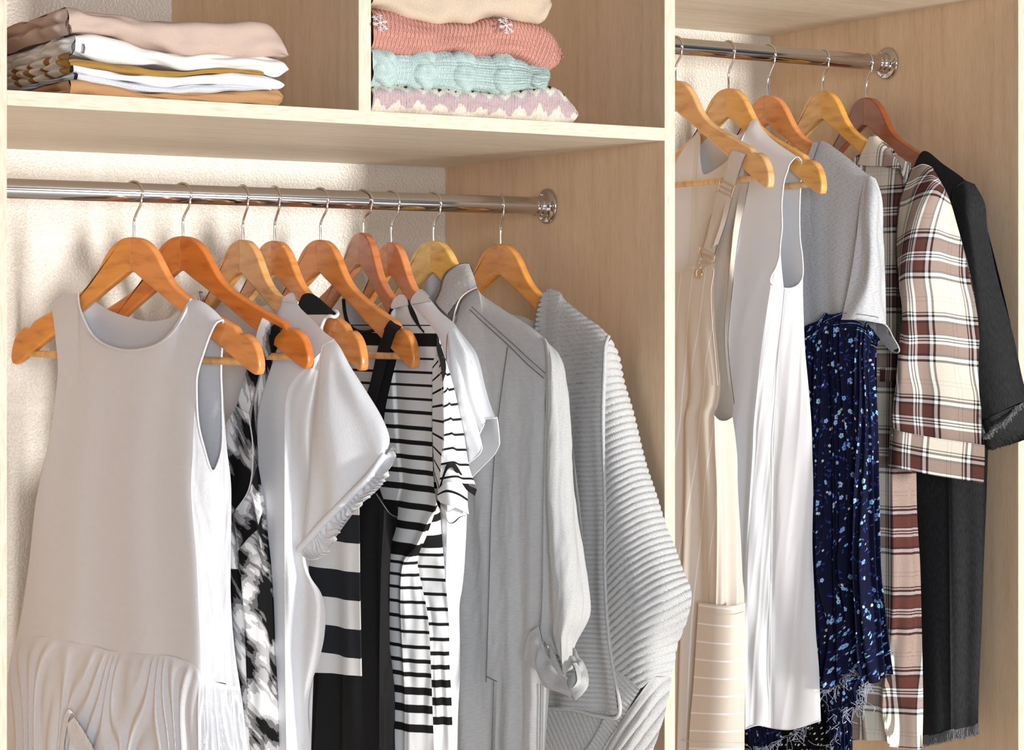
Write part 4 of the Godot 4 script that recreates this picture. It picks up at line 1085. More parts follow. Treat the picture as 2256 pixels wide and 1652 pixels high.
func overalls() -> void:
	var o := garment("r1", "overalls", "beige pinafore overalls with thin white stripes, metal buckles and a patch pocket", "overalls")
	part("strap", loft([[129, -125, -12, 160, -135, -12], [138, -118, -2, 169, -126, -2], [145, -121, 10, 176, -130, 10], [143, -130, 14, 174, -139, 14], [139, -143, 14, 168, -151, 14], [130, -165, 14, 156, -175, 14], [119, -186, 16, 151, -194, 16], [86, -221, 0, 116, -230, 0], [74, -254, 0, 100, -261, 0], [63, -275, 0, 92, -283, 0]], 8, 80, false, {"th": 0.002, "wr": 0.0008, "wf": 4.0}), M.beige_plain, o)
	part("strap", loft([[135, -189, 12, 147, -194, 12], [123, -231, 13, 132, -230, 11], [104, -269, 13, 115, -264, 11]], 6, 40, false, {"th": 0.002}), M.beige_plain, o)
	part("front_panel", patch([-42, -317, 10, 17, -306, 13, 61, -296, 14, 112, -294, 14], [-87, -1128, 30, 70, -1101, 30, 108, -1095, 26], [-42, -317, 10, -58, -451, 16, -71, -745, 24, -87, -1128, 30], [112, -294, 14, 109, -336, 15, 111, -380, 15, 119, -439, 15, 124, -483, 14, 118, -512, 14, 109, -529, 14, 113, -575, 16, 120, -659, 18, 123, -798, 22, 117, -939, 24, 108, -1095, 26], 100, 120, {"amp": 0.022, "fu": 5.0, "fv": 0.7, "seed": 91, "te": 0.1, "tt": 0.2, "pw": 0.6}), M.beige, o)
	part("side_panel", patch([109, -529, 14, 110, -537, 4, 110, -538, -10, 109, -533, -24], [108, -1095, 26, 121, -1096, 0, 130, -1098, -30], [109, -529, 14, 113, -575, 16, 120, -659, 18, 123, -798, 22, 117, -939, 24, 108, -1095, 26], [109, -533, -24, 115, -590, -28, 117, -646, -28, 124, -729, -28, 128, -785, -28, 132, -821, -28, 132, -1013, -28, 130, -1098, -30], 50, 100, {"amp": 0.014, "fu": 2.2, "fv": 1.0, "seed": 92, "te": 0.12}), M.beige, o)
	part("back_panel", patch([63, -221, -14, 107, -187, -13, 151, -157, -10, 162, -161, -10], [-148, -1145, -20, 130, -1098, -30], [63, -221, -14, -8, -378, -18, -78, -526, -20, -125, -752, -20, -148, -1145, -20], [162, -161, -10, 151, -196, -12, 127, -287, -14, 112, -365, -16, 103, -410, -18, 107, -470, -20, 113, -512, -22, 109, -533, -24, 115, -590, -28, 117, -646, -28, 124, -729, -28, 128, -785, -28, 132, -821, -28, 132, -1013, -28, 130, -1098, -30], 50, 80, {"amp": 0.006, "fu": 3.0, "seed": 93}), M.beige_plain, o)
	part("back_binding", loft([[145, -126, -4, 165, -129, -4], [152, -157, -9, 163, -161, -9], [138, -191, -10, 153, -196, -10], [136, -256, 0, 134, -259, -12], [111, -327, -13, 119, -336, -13], [103, -378, -14, 111, -378, -15], [100, -421, -16, 105, -418, -17], [103, -470, -19, 108, -469, -20], [108, -513, -22, 113, -512, -23]], 6, 90, false, {"th": 0.0022}), M.beige_plain, o)
	part("pocket", patch([95, -819, 34, 135, -819, 32, 158, -819, 20, 160, -816, -4], [76, -1098, 40, 136, -1089, 32, 167, -1087, 4], [95, -819, 34, 93, -867, 36, 87, -951, 38, 81, -1016, 40, 76, -1098, 40], [160, -816, -4, 164, -900, 0, 165, -985, 2, 167, -1087, 4], 40, 60, {"th": 0.0018, "uvo": Vector2(0, 0.010)}), M.beige_pocket, o)
	part("pocket_stitching", cord([102, -831, 37, 139, -832, 35, 161, -832, 23, 163, -829, 0], 0.5, 60, 6), M.thread_pale, o)
	part("hem_stitching", cord([52, -1039, 33, 79, -1036, 42, 135, -1030, 36, 167, -1029, 6], 0.5, 60, 6), M.thread_pale, o)
	part("bib_stitching", cord([20, -313, 15, 64, -303, 16, 108, -301, 16, 105, -336, 17, 107, -380, 17, 115, -439, 17, 119, -483, 16], 0.5, 80, 6), M.thread_pale, o)
	var slider := part("buckle", cord([128, -165, 19, 128, -165, 19, 161, -177, 19, 161, -177, 19, 154, -193, 19, 154, -193, 19, 123, -182, 19, 123, -182, 19], 1.1, 60, 8, true), M.gold, o, "metal strap slider")
	part("cross_bar", cord([126, -174, 19, 157, -186, 19], 1.0, 20, 8), M.gold, slider)
	var clip := part("buckle", joined([cord([81, -267, 19, 81, -267, 19, 116, -281, 19, 116, -281, 19, 113, -290, 19, 113, -290, 19, 78, -276, 19, 78, -276, 19], 1.1, 60, 8, true), cord([83, -276, 20, 87, -286, 21, 83, -293, 22, 86, -300, 23, 81, -307, 23], 0.9, 40, 8), cord([112, -289, 20, 109, -294, 21, 102, -295, 22, 96, -302, 23, 90, -312, 23, 85, -317, 23], 0.9, 40, 8)]), M.gold, o, "metal overall clip")
	var bt := part("button", lathe([[0.0, 0.003], [0.0055, 0.0028], [0.0072, 0.0018], [0.0076, 0.0], [0.006, -0.0014]], 28), M.gold, clip)
	bt.position = mm([88, -309, 26])[0]
	bt.rotation.x = PI / 2

func satin_dress() -> void:
	var o := garment("r2", "satin_dress", "white satin sleeveless dress with a draped neck, centre seam and deep armhole", "dress")
	part("front_panel", patch([-147, -143, 0, -118, -105, 0, -99, -87, 0, -70, -68, 0, -70, -68, 0, -55, -75, 5, -51, -103, 9, -46, -122, 11, -35, -138, 14, -6, -131, 14, 23, -118, 13, 51, -96, 12, 60, -74, 8, 61, -60, 0, 61, -60, 0, 74, -55, 0, 87, -68, 0, 99, -80, 0, 123, -96, 0, 147, -109, 0, 171, -121, 0], [-153, -1054, 24, -13, -1032, 24, 68, -1025, 16],
		[-147, -143, 0, -144, -204, 6, -144, -371, 12, -149, -675, 18, -153, -1054, 24], [171, -121, 0, 163, -133, 8, 160, -142, 9, 152, -158, 9, 148, -179, 9, 146, -198, 9, 147, -231, 9, 142, -256, 9, 141, -275, 9, 133, -293, 9, 121, -305, 9, 121, -325, 10, 113, -358, 10, 100, -419, 10, 93, -480, 12, 84, -541, 12, 81, -588, 12, 75, -673, 14, 68, -759, 14, 66, -844, 14, 64, -959, 14, 68, -1025, 16], 100, 110, {"amp": 0.009, "fu": 4.0, "fv": 0.6, "kt": 2.5, "seed": 101, "tt": 0.2, "wr": 0.0005, "wf": 5.0}), M.satin, o)
	part("back_panel", patch([-147, -143, 0, -118, -105, 0, -99, -87, 0, -70, -67, 0, -70, -67, 0, -26, -66, -9, -14, -63, -10, 22, -77, -10, 51, -63, -5, 65, -58, 0, 65, -58, 0, 74, -55, 0, 87, -68, 0, 99, -80, 0, 123, -96, 0, 147, -109, 0, 182, -129, 0], [-213, -1068, -24, 184, -1000, -38],
		[-147, -143, 0, -176, -371, -14, -213, -1068, -24], [182, -129, 0, 162, -164, -16, 153, -206, -22, 150, -247, -26, 153, -276, -28, 150, -304, -32, 146, -343, -36, 148, -419, -38, 156, -479, -38, 163, -540, -38, 165, -585, -38, 167, -641, -38, 165, -725, -38, 169, -795, -38, 173, -865, -38, 180, -920, -38, 184, -1000, -38], 50, 60, {"amp": 0.006, "fu": 3.0, "kt": 2.5, "seed": 102, "tt": 0.3}), M.satin, o)
	part("side_panel", patch([121, -320, 10, 125, -323, 4, 129, -325, -6, 135, -325, -12], [68, -1025, 16, 86, -1016, 6, 100, -1019, -8], [121, -320, 10, 113, -358, 10, 100, -419, 10, 93, -480, 12, 84, -541, 12, 81, -588, 12, 75, -673, 14, 68, -759, 14, 66, -844, 14, 64, -959, 14, 68, -1025, 16], [135, -325, -12, 123, -408, -12, 115, -479, -10, 109, -587, -8, 104, -767, -8, 100, -1019, -8], 40, 110, {"amp": 0.004, "fu": 1.2, "fv": 4.0, "seed": 104, "wr": 0.0006, "wf": 2.5, "te": 0.1}), M.satin, o)
	part("side_panel", patch([135, -325, -12, 140, -324, -18, 147, -317, -27, 150, -304, -32], [100, -1019, -8, 127, -1019, -16, 147, -1015, -22, 174, -1004, -32, 184, -999, -38], [135, -325, -12, 123, -408, -12, 115, -479, -10, 109, -587, -8, 104, -767, -8, 100, -1019, -8], [150, -304, -32, 146, -343, -36, 148, -419, -38, 156, -479, -38, 163, -540, -38, 165, -585, -38, 167, -641, -38, 165, -725, -38, 169, -795, -38, 173, -865, -38, 180, -920, -38, 184, -999, -38], 44, 110, {"amp": 0.004, "fu": 1.2, "fv": 3.0, "seed": 105, "wr": 0.0006, "wf": 2.2, "te": 0.1, "bulge": 0.005, "bv": 1}), M.satin, o)
	part("centre_seam", cord([137, -326, -10, 125, -407, -10, 117, -479, -8, 111, -587, -6, 106, -766, -6, 103, -1018, -6], 0.6, 90, 6), M.white_cool, o)
	part("armhole_binding", cord([182, -129, 0, 175, -122, 4, 164, -133, 9, 161, -142, 10, 153, -158, 10, 149, -179, 10, 147, -198, 10, 148, -231, 10, 144, -256, 10, 142, -275, 10, 134, -293, 10, 123, -306, 10, 120, -316, 9, 125, -323, 4, 129, -325, -6, 140, -325, -18, 147, -318, -27, 150, -304, -32, 153, -276, -28, 150, -247, -26, 153, -206, -22, 162, -164, -16, 182, -129, 0], 1.1, 120, 8), M.white_cool, o)
	part("armhole_facing", patch([137, -262, 4, 136, -294, 0, 132, -325, -8], [122, -304, 9, 120, -315, 8, 123, -323, 2], [137, -262, 4, 132, -293, 8, 122, -304, 9], [132, -325, -8, 127, -325, -4, 123, -323, 2], 14, 14, {}), M.satin, o)
	part("hem", cord([68, -1025, 16, 86, -1017, 6, 100, -1020, -8, 127, -1020, -16, 147, -1015, -22, 174, -1004, -32, 184, -999, -38], 1.0, 60, 8), M.white_cool, o)

func grey_tee() -> void:
	var o := garment("r3", "t_shirt", "grey melange short-sleeved t-shirt above the navy floral skirt", "t-shirt")
	part("front_panel", patch([-48, -154, 0, -4, -119, 0, 38, -100, 0, 38, -100, 0, 62, -134, 8, 83, -145, 9, 100, -127, 8, 109, -103, 6, 114, -85, 0, 114, -85, 0, 131, -84, 0, 149, -91, 0, 189, -115, 0, 224, -139, 0, 239, -146, 0], [21, -439, 14, 134, -437, 14, 228, -432, 10], [-48, -154, 0, -23, -290, 8, 21, -439, 14], [239, -146, 0, 231, -160, 7, 220, -193, 9, 213, -247, 9, 212, -309, 9, 228, -432, 10], 70, 70, {"amp": 0.008, "fu": 3.5, "kt": 2.5, "seed": 111, "tt": 0.3, "planar": true}), M.tee, o)
	part("back_panel", patch([-48, -154, 0, -4, -119, 0, 38, -100, 0, 38, -100, 0, 55, -109, -9, 85, -109, -9, 114, -85, 0, 114, -85, 0, 131, -84, 0, 149, -91, 0, 189, -115, 0, 224, -139, 0, 239, -146, 0], [-8, -440, -14, 224, -433, -20], [-48, -154, 0, -8, -440, -14], [239, -146, 0, 242, -224, -16, 224, -433, -20], 40, 40, {"planar": true}), M.tee, o)
	part("sleeve", loft([[229, -147, 5, 238, -146, 2, 241, -150, -6], [227, -182, 14, 254, -176, 12, 247, -182, -14], [225, -239, 20, 256, -233, 18, 244, -238, -20], [216, -302, 24, 255, -299, 22, 244, -309, -24], [201, -367, 28, 238, -368, 26, 250, -371, 8, 244, -377, -26]], 40, 70, false, {"amp": 0.010, "fu": 2.0, "fv": 1.5, "seed": 113, "te": 0.1}), M.tee, o)
	part("sleeve", loft([[246, -203, -16, 236, -210, -22], [243, -295, -24, 220, -301, -34], [244, -377, -26, 206, -377, -40], [255, -396, -30, 222, -402, -42], [266, -412, -32, 242, -417, -40]], 14, 60, false, {"th": 0.0015}), M.tee, o)
	part("sleeve_hem", cord([202, -367, 29, 239, -368, 27, 251, -371, 9, 245, -377, -25, 256, -396, -29, 266, -412, -31, 260, -419, -35, 243, -417, -40, 222, -402, -42, 206, -377, -40], 1.2, 90, 8), M.tee, o)
	part("hem_stitching", cord([205, -358, 29, 239, -360, 27, 250, -363, 9, 244, -368, -24], 0.5, 70, 6), M.thread_dark, o)
	part("shoulder_seam", cord([238, -146, 2, 233, -160, 9, 224, -193, 12, 223, -248, 18], 0.8, 60, 6), M.tee, o)
	part("neck_binding", loft([[104, -119, 8, 115, -122, 8], [110, -103, 7, 123, -105, 7], [113, -87, 2, 127, -85, 1], [100, -96, -8, 118, -91, -8]], 8, 30, false, {"th": 0.0014}), M.tee, o)

func skirt() -> void:
	var o := garment("r3", "skirt", "navy floral pleated skirt with a frayed hem hanging below the grey t-shirt", "skirt")
	part("tier", patch([108, -398, 18, 116, -388, 19, 145, -380, 22, 162, -365, 24, 198, -365, 25, 232, -371, 24, 247, -386, 14, 248, -404, 0], [136, -960, 36, 164, -952, 36, 204, -935, 38, 216, -919, 38, 245, -911, 38, 268, -921, 34, 273, -915, 24, 283, -912, 0], [108, -398, 18, 116, -486, 24, 124, -597, 28, 136, -960, 36], [248, -404, 0, 246, -447, 2, 253, -519, 2, 258, -645, 4, 259, -672, 4, 262, -755, 4, 270, -809, 4, 278, -863, 4, 283, -912, 0], 260, 90, {"gather": 0.011, "gn": 9.0, "amp": 0.026, "fu": 6.0, "fv": 0.4, "seed": 121, "te": 0.03, "tt": 0.02}), M.floral, o)
	part("waist_ruffle", patch([110, -385, 22, 121, -377, 24, 151, -369, 28, 167, -357, 30, 180, -360, 31, 204, -357, 31], [110, -401, 20, 119, -393, 21, 147, -385, 24, 164, -371, 26, 200, -371, 27], [110, -385, 22, 110, -401, 20], [204, -357, 31, 200, -371, 27], 160, 10, {"gather": 0.004, "gn": 14.0, "seed": 122, "te": 0.0, "tt": 0.0}), M.floral, o)
	part("waist_ruffle", patch([249, -370, 26, 255, -385, 14, 258, -399, 2], [243, -382, 22, 245, -396, 10, 247, -412, 0], [249, -370, 26, 243, -382, 22], [258, -399, 2, 247, -412, 0], 70, 10, {"gather": 0.004, "gn": 7.0, "seed": 123, "te": 0.0, "tt": 0.0}), M.floral, o)
	part("lower_tier", patch([140, -932, 20, 195, -924, 26, 232, -920, 24, 253, -924, 18], [172, -1091, 22, 196, -1087, 22, 212, -1086, 14], [140, -932, 20, 154, -966, 22, 170, -1006, 22, 172, -1091, 22], [253, -924, 18, 238, -937, 18, 237, -947, 18, 240, -956, 18, 231, -966, 18, 215, -974, 18, 214, -1000, 18, 212, -1086, 14], 120, 40, {"gather": 0.006, "gn": 4.0, "seed": 124, "te": 0.02}), M.floral, o)
	part("lower_tier", patch([-43, -1010, 4, 17, -1001, 10, 54, -995, 14], [-30, -1083, 4, 17, -1069, 10, 56, -1047, 16], [-43, -1010, 4, -30, -1083, 4], [54, -995, 14, 56, -1047, 16], 80, 20, {"gather": 0.004, "gn": 3.0, "seed": 125, "te": 0.02}), M.floral, o)
	part("lining", patch([-100, -936, -8, 162, -903, -8], [-78, -1138, -8, 162, -1097, -8], [-100, -936, -8, -78, -1138, -8], [162, -903, -8, 162, -1097, -8], 60, 30, {"gather": 0.006, "gn": 4.0, "seed": 126}), M.dots, o)
	part("back_panel", patch([73, -398, -16, 231, -404, -18], [55, -940, -24, 259, -918, -26], [73, -398, -16, 55, -940, -24], [231, -404, -18, 234, -754, -24, 259, -918, -26], 60, 40, {"gather": 0.004, "gn": 8.0}), M.floral, o)
	var rng := RandomNumberGenerator.new()
	rng.seed = 77
	var hem := spline(mm([-28, -1075, 8, 19, -1063, 12, 58, -1045, 18, 110, -1016, 20, 165, -954, 38, 206, -935, 40, 220, -920, 40, 246, -912, 39, 269, -923, 35, 243, -945, 24, 236, -965, 24, 187, -975, 28, 195, -1002, 26, 180, -1040, 26]), 260)
	var bits := []
	for i in 230:
		var p: Vector3 = hem[rng.randi() % hem.size()]
		var q := p + Vector3(rng.randf_range(-0.010, 0.010), rng.randf_range(-0.026, 0.004), rng.randf_range(-0.004, 0.010))
		var c := (p + q) / 2 + Vector3(rng.randf_range(-0.011, 0.011), rng.randf_range(-0.008, 0.008), rng.randf_range(0.0, 0.012))
		bits.append(tube(spline(PackedVector3Array([p, c, q]), 8), rng.randf_range(0.00022, 0.00042), 4))
	for a in [[245, -946, 26, 251, -955, 26, 259, -957, 28, 269, -960, 28, 271, -964, 28, 266, -970, 28, 254, -972, 28, 245, -979, 28, 235, -980, 28, 228, -973, 26], [265, -925, 34, 268, -931, 34, 264, -937, 34], [158, -962, 30, 167, -967, 30, 177, -973, 32], [168, -1012, 26, 167, -1017, 28, 173, -1012, 28, 177, -1006, 28], [95, -1030, 24, 105, -1039, 24, 114, -1043, 24, 119, -1044, 24], [124, -1035, 24, 141, -1039, 26, 161, -1037, 26, 170, -1034, 26]]:
		bits.append(cord(a, 0.45, 40, 5))
	part("fray", joined(bits), plain(c8(0.52, 0.56, 0.66), 0.9), o, "loose pale threads of the frayed hem").set_meta("kind", "stuff")

func jacket() -> void:
	var o := garment("r4", "jacket", "cream, brown and black plaid jacket with a turned-back cuff", "jacket")
	part("front_panel", patch([-6, -205, 0, 27, -153, 0, 65, -122, 0, 65, -122, 0, 89, -157, 8, 98, -143, 9, 111, -111, 9, 117, -86, 0, 117, -86, 0, 160, -101, 0, 183, -121, 0, 211, -143, 0], [67, -1070, 18, 165, -1056, 16, 177, -1063, 14], [-6, -205, 0, 19, -379, 8, 67, -1070, 18], [211, -143, 0, 202, -174, 6, 194, -190, 8, 190, -222, 10, 187, -278, 10, 190, -379, 12, 184, -524, 12, 183, -625, 14, 187, -767, 14, 185, -881, 14, 165, -998, 14, 177, -1063, 14], 60, 100, {"amp": 0.008, "fu": 3.0, "kt": 2.5, "seed": 131, "planar": true, "tt": 0.3}), M.plaid, o)
	part("back_panel", patch([-6, -205, 0, 27, -153, 0, 65, -122, 0, 65, -122, 0, 76, -115, -9, 92, -104, -9, 117, -86, 0, 117, -86, 0, 160, -101, 0, 183, -121, 0, 211, -134, 0], [38, -1065, -20, 59, -1062, -20, 96, -1067, -20, 202, -1066, -34], [-6, -205, 0, 38, -1065, -20], [211, -134, 0, 210, -379, -24, 189, -629, -34, 191, -698, -34, 197, -769, -34, 200, -841, -34, 202, -912, -34, 204, -997, -34, 202, -1066, -34], 50, 60, {"planar": true}), M.plaid, o)
	part("side_panel", patch([187, -545, 13, 190, -542, -4, 188, -568, -34], [177, -1063, 14, 192, -1068, -12, 202, -1068, -34], [187, -545, 13, 183, -625, 14, 187, -767, 14, 185, -881, 14, 165, -998, 14, 177, -1063, 14], [188, -568, -34, 189, -629, -34, 191, -698, -34, 197, -769, -34, 200, -841, -34, 202, -912, -34, 204, -997, -34, 202, -1068, -34], 36, 90, {"planar": true, "amp": 0.008, "fu": 1.6, "fv": 2.0, "seed": 133, "te": 0.15}), M.plaid, o)
	part("collar", loft([[103, -130, 12, 110, -111, 10, 115, -100, 7, 119, -85, 2], [129, -134, 15, 133, -118, 14, 133, -102, 10, 129, -82, 0], [157, -136, 14, 160, -121, 12, 155, -106, 8, 143, -93, -4], [200, -143, 12, 190, -128, 10, 173, -116, 4, 154, -100, -6]], 20, 30, false, {"th": 0.003, "planar": true, "uvo": Vector2(0.02, 0.03)}), M.plaid, o)
	part("lapel", loft([[200, -143, 12, 176, -116, 6], [208, -163, 12, 198, -126, 4], [205, -176, 11, 214, -143, 3]], 14, 16, false, {"th": 0.002, "planar": true}), M.plaid, o)
	part("sleeve", loft([[217, -144, 6, 235, -137, 2, 247, -140, -4, 245, -144, -14], [200, -189, 12, 257, -195, 26, 278, -180, 14, 269, -187, -22], [196, -235, 16, 251, -238, 38, 274, -217, 26, 284, -237, -28], [196, -278, 18, 249, -280, 44, 274, -278, 36, 296, -277, -30], [201, -314, 18, 251, -330, 48, 272, -326, 42, 308, -325, -32], [216, -372, 18, 257, -379, 50, 267, -382, 48, 322, -379, -32], [215, -451, 24, 243, -454, 50, 253, -450, 50, 329, -443, -30], [208, -522, 34, 227, -521, 50, 241, -518, 52, 337, -512, -24], [206, -567, 40, 224, -564, 54, 239, -565, 56, 342, -579, -18]], 60, 130, false, {"amp": 0.005, "fu": 2.0, "fv": 1.5, "seed": 135, "te": 0.05, "bulge": 0.010, "bv": 1, "uvo": Vector2(0.004, 0.05)}), M.plaid, o)
	part("sleeve_back", loft([[213, -143, 2, 243, -144, -16], [192, -235, 12, 210, -234, -34, 282, -237, -30], [214, -372, 16, 228, -379, -46, 320, -379, -34], [202, -567, 36, 224, -574, -40, 339, -579, -22]], 24, 50, false, {}), M.plaid, o)
	part("cuff", loft([[207, -555, 42, 228, -552, 58, 250, -556, 62, 292, -565, 30, 351, -575, -16], [206, -583, 44, 226, -584, 60, 249, -585, 64, 293, -593, 32, 351, -603, -16], [206, -613, 46, 226, -613, 62, 252, -614, 64, 293, -623, 32, 349, -633, -16]], 60, 30, false, {"th": 0.003, "uvo": Vector2(0.02, 0.02)}), M.plaid, o)
	part("cuff", loft([[206, -613, 46, 204, -615, 10, 239, -623, -24, 347, -634, -18], [207, -555, 42, 202, -559, 8, 238, -566, -26, 349, -575, -18]], 40, 16, false, {"th": 0.003}), M.plaid, o)
	part("pocket_flap", patch([160, -460, 17, 187, -457, 18, 212, -460, 16], [161, -482, 18, 189, -480, 20, 211, -484, 17], [160, -460, 17, 161, -482, 18], [212, -460, 16, 211, -484, 17], 14, 10, {"th": 0.002, "planar": true, "uvo": Vector2(0.03, 0.01)}), M.plaid, o)
	part("shoulder_seam", cord([218, -144, 7, 205, -178, 11, 200, -192, 14, 198, -235, 18, 198, -278, 20, 204, -316, 21], 0.9, 60, 6), M.dark, o)

func denim_dress() -> void:
	var o := garment("r5", "denim_dress", "black denim dress with frayed sleeve and hem, last in the right bay", "dress")
	part("front_panel", patch([-1, -196, 0, 46, -160, 0, 86, -132, 0, 86, -132, 0, 113, -156, 8, 131, -150, 9, 143, -128, 7, 143, -107, 0, 143, -107, 0, 152, -101, 0, 168, -105, 0, 198, -124, 0, 239, -146, 0, 252, -155, 0], [86, -1066, 14, 168, -1051, 14, 232, -1031, 12], [-1, -196, 0, 26, -373, 8, 86, -1066, 14], [252, -155, 0, 235, -169, 6, 228, -213, 8, 225, -300, 9, 224, -518, 10, 232, -1031, 12], 50, 80, {"amp": 0.008, "fu": 3.0, "kt": 2.5, "seed": 141}), M.denim, o)
	part("side_panel", patch([225, -445, 10, 282, -481, -20], [232, -1031, 12, 262, -1019, -18], [225, -445, 10, 224, -518, 10, 232, -1031, 12], [271, -481, -30, 273, -531, -30, 271, -589, -30, 267, -675, -30, 262, -761, -30, 258, -847, -30, 251, -962, -30, 262, -1019, -18], 30, 80, {"amp": 0.006, "fu": 1.5, "seed": 142, "te": 0.1}), M.denim, o)
	part("back_panel", patch([-1, -196, 0, 46, -160, 0, 86, -132, 0, 86, -132, 0, 105, -124, -8, 125, -116, -8, 143, -107, 0, 143, -107, 0, 152, -101, 0, 168, -105, 0, 198, -124, 0, 239, -146, 0, 252, -155, 0], [45, -1076, -20, 262, -1019, -18], [-1, -196, 0, 45, -1076, -20], [252, -155, 0, 258, -373, -26, 273, -531, -30, 271, -589, -30, 262, -761, -30, 251, -962, -30, 262, -1019, -18], 40, 50, {}), M.denim, o)
	part("sleeve", loft([[237, -169, 8, 247, -158, 4, 252, -155, 0, 265, -161, -8], [237, -207, 14, 263, -194, 16, 275, -187, 8, 280, -193, -16], [254, -244, 18, 278, -237, 22, 287, -234, 14, 280, -236, -22], [278, -316, 22, 299, -316, 30, 313, -313, 24, 308, -316, -18], [294, -401, 26, 320, -401, 38, 335, -398, 30, 341, -400, -18], [309, -479, 30, 334, -478, 44, 356, -471, 36, 360, -470, -20], [321, -532, 32, 349, -528, 46, 370, -518, 40, 374, -498, -20]], 50, 90, false, {"amp": 0.008, "fu": 2.0, "seed": 144, "te": 0.06}), M.denim, o)
	part("sleeve_back", loft([[233, -169, 4, 262, -160, -10], [250, -243, 14, 248, -239, -26, 278, -236, -24], [290, -401, 22, 274, -402, -40, 338, -400, -20], [319, -533, 30, 273, -569, -20, 295, -574, -44, 353, -557, -40]], 24, 50, false, {}), M.denim, o)
	part("sleeve_lining", loft([[320, -532, 31, 347, -530, 44, 368, -519, 38, 365, -500, -29], [315, -557, 20, 333, -555, 24, 348, -549, 10, 360, -535, -34], [282, -568, -12, 290, -581, -16, 314, -574, -26, 366, -560, -28]], 40, 24, false, {"wr": 0.0015}), M.denim, o)
	part("shoulder_seam", cord([255, -155, 2, 244, -162, 7, 235, -170, 9, 235, -207, 13], 1.4, 40, 8), M.denim, o)
	var rng := RandomNumberGenerator.new()
	rng.seed = 5
	var bits := []
	var lip := spline(mm([326, -534, 34, 332, -552, 34, 348, -549, 36, 364, -537, 38, 376, -533, 34, 375, -521, 20, 368, -508, -4, 364, -501, -24]), 200)
	for i in 420:
		var p: Vector3 = lip[rng.randi() % lip.size()]
		var q := p + Vector3(rng.randf_range(-0.004, 0.004), rng.randf_range(-0.009, -0.001), rng.randf_range(-0.004, 0.006))
		bits.append(tube(PackedVector3Array([p, (p + q) / 2 + Vector3(rng.randf_range(-0.003, 0.003), 0, rng.randf_range(0, 0.003)), q]), 0.0006, 4))
	part("fray", joined(bits), M.fray, o, "frayed grey threads round the sleeve opening").set_meta("kind", "stuff")
	bits = []
	var hem := spline(mm([168, -1051, 14, 206, -1040, 13, 232, -1031, 12, 241, -1027, -8, 262, -1019, -18]), 200)
	for i in 330:
		var p: Vector3 = hem[rng.randi() % hem.size()]
		var q := p + Vector3(rng.randf_range(-0.003, 0.007), rng.randf_range(-0.017, -0.010), rng.randf_range(-0.002, 0.004))
		bits.append(tube(spline(PackedVector3Array([p + Vector3(0, 0.002, 0), (p + q) / 2 + Vector3(rng.randf_range(-0.002, 0.002), 0, rng.randf_range(0, 0.003)), q]), 5), 0.00055, 4))
	part("fringe", joined(bits), M.fray, o, "grey fringe along the hem").set_meta("kind", "stuff")


# ---------------------------------------------------------------- folded clothes on the shelf
# A folded garment: upper and lower edge of its front along x, pushed back into the shelf with a rounded front fold.
func fold_mesh(top: Array, bot: Array, depth: float, nu: int, o := {}) -> ArrayMesh:
	var t := spline(mm(top), nu)
	var b := spline(mm(bot), nu)
	var n := noise_of(o.get("seed", 1))
	var rib: float = o.get("rib", 0.0)
	var rn: float = o.get("rn", 0.0)
	var amp: float = o.get("amp", 0.0015)
	var pts := PackedVector3Array()
	var cols := []
	var face: int = o.get("face", 22)
	var side := face + 12
	var rd: float = o.get("round", 0.04)
	for j in nu + 1:
		var u := float(j) / nu
		var close := 1.0 if u < 1.0 - rd else sqrt(maxf(0.0, 1.0 - pow((u - 1.0 + rd) / rd, 2.0)))
		var mid := (t[j].y + b[j].y) / 2
		var h := maxf((t[j].y - b[j].y) * lerpf(0.25, 1.0, close), 0.002)
		var r := minf(h * 0.5, 0.016)
		var z0 := (t[j].z + b[j].z) / 2 - (1.0 - close) * minf(0.02, h)
		var yt := mid + h / 2
		var yb := mid - h / 2
		var col := PackedVector3Array()
		for k in 6:
			col.append(Vector3(t[j].x, yt - 0.0005 * (5 - k) / 5.0, z0 - lerpf(depth, r + 0.004, k / 5.0)))
		var front := PackedVector3Array()
		for k in 13:
			var f := PI / 2 - PI * k / 12.0
			var cy := mid + (h / 2 - r) * (1.0 if k < 6 else (-1.0 if k > 6 else 0.0))
			front.append(Vector3(lerpf(b[j].x, t[j].x, clampf((cy + sin(f) * r - yb) / h, 0, 1)), cy + sin(f) * r, z0 - r + cos(f) * r))
		col.append_array(even(front, face))
		for k in 6:
			col.append(Vector3(b[j].x, yb + 0.0005 * k / 5.0, z0 - lerpf(r + 0.004, depth, k / 5.0)))
		cols.append(col.slice(0, side + 1))
	for i in side + 1:
		for j in nu + 1:
			pts.append(cols[j][i])
	var w := nu + 1
	var q := pts.duplicate()
	for i in side + 1:
		for j in w:
			var k := i * w + j
			var l := k - 1 if j > 0 else k
			var rr := k + 1 if j < nu else k
			var up := k - w if i > 0 else k
			var dn := k + w if i < side else k
			var nn := (pts[dn] - pts[up]).cross(pts[rr] - pts[l]).normalized()
			var d := amp * n.get_noise_2d(float(j) / nu * 5.0, float(i) / side * 3.0)
			if rib > 0.0:
				d += rib * absf(sin(PI * (rn * float(j) / nu + o.get("lean", 0.0) * (float(i) / side - 0.5)))) 
			if o.has("cable"):
				d += cable_height(float(j) / nu * float(o.cable), float(i - 6) / face)
			q[k] = pts[k] + nn * d
	return grid(q, nu, side, 0.0, o.get("uvo", Vector2.ZERO))

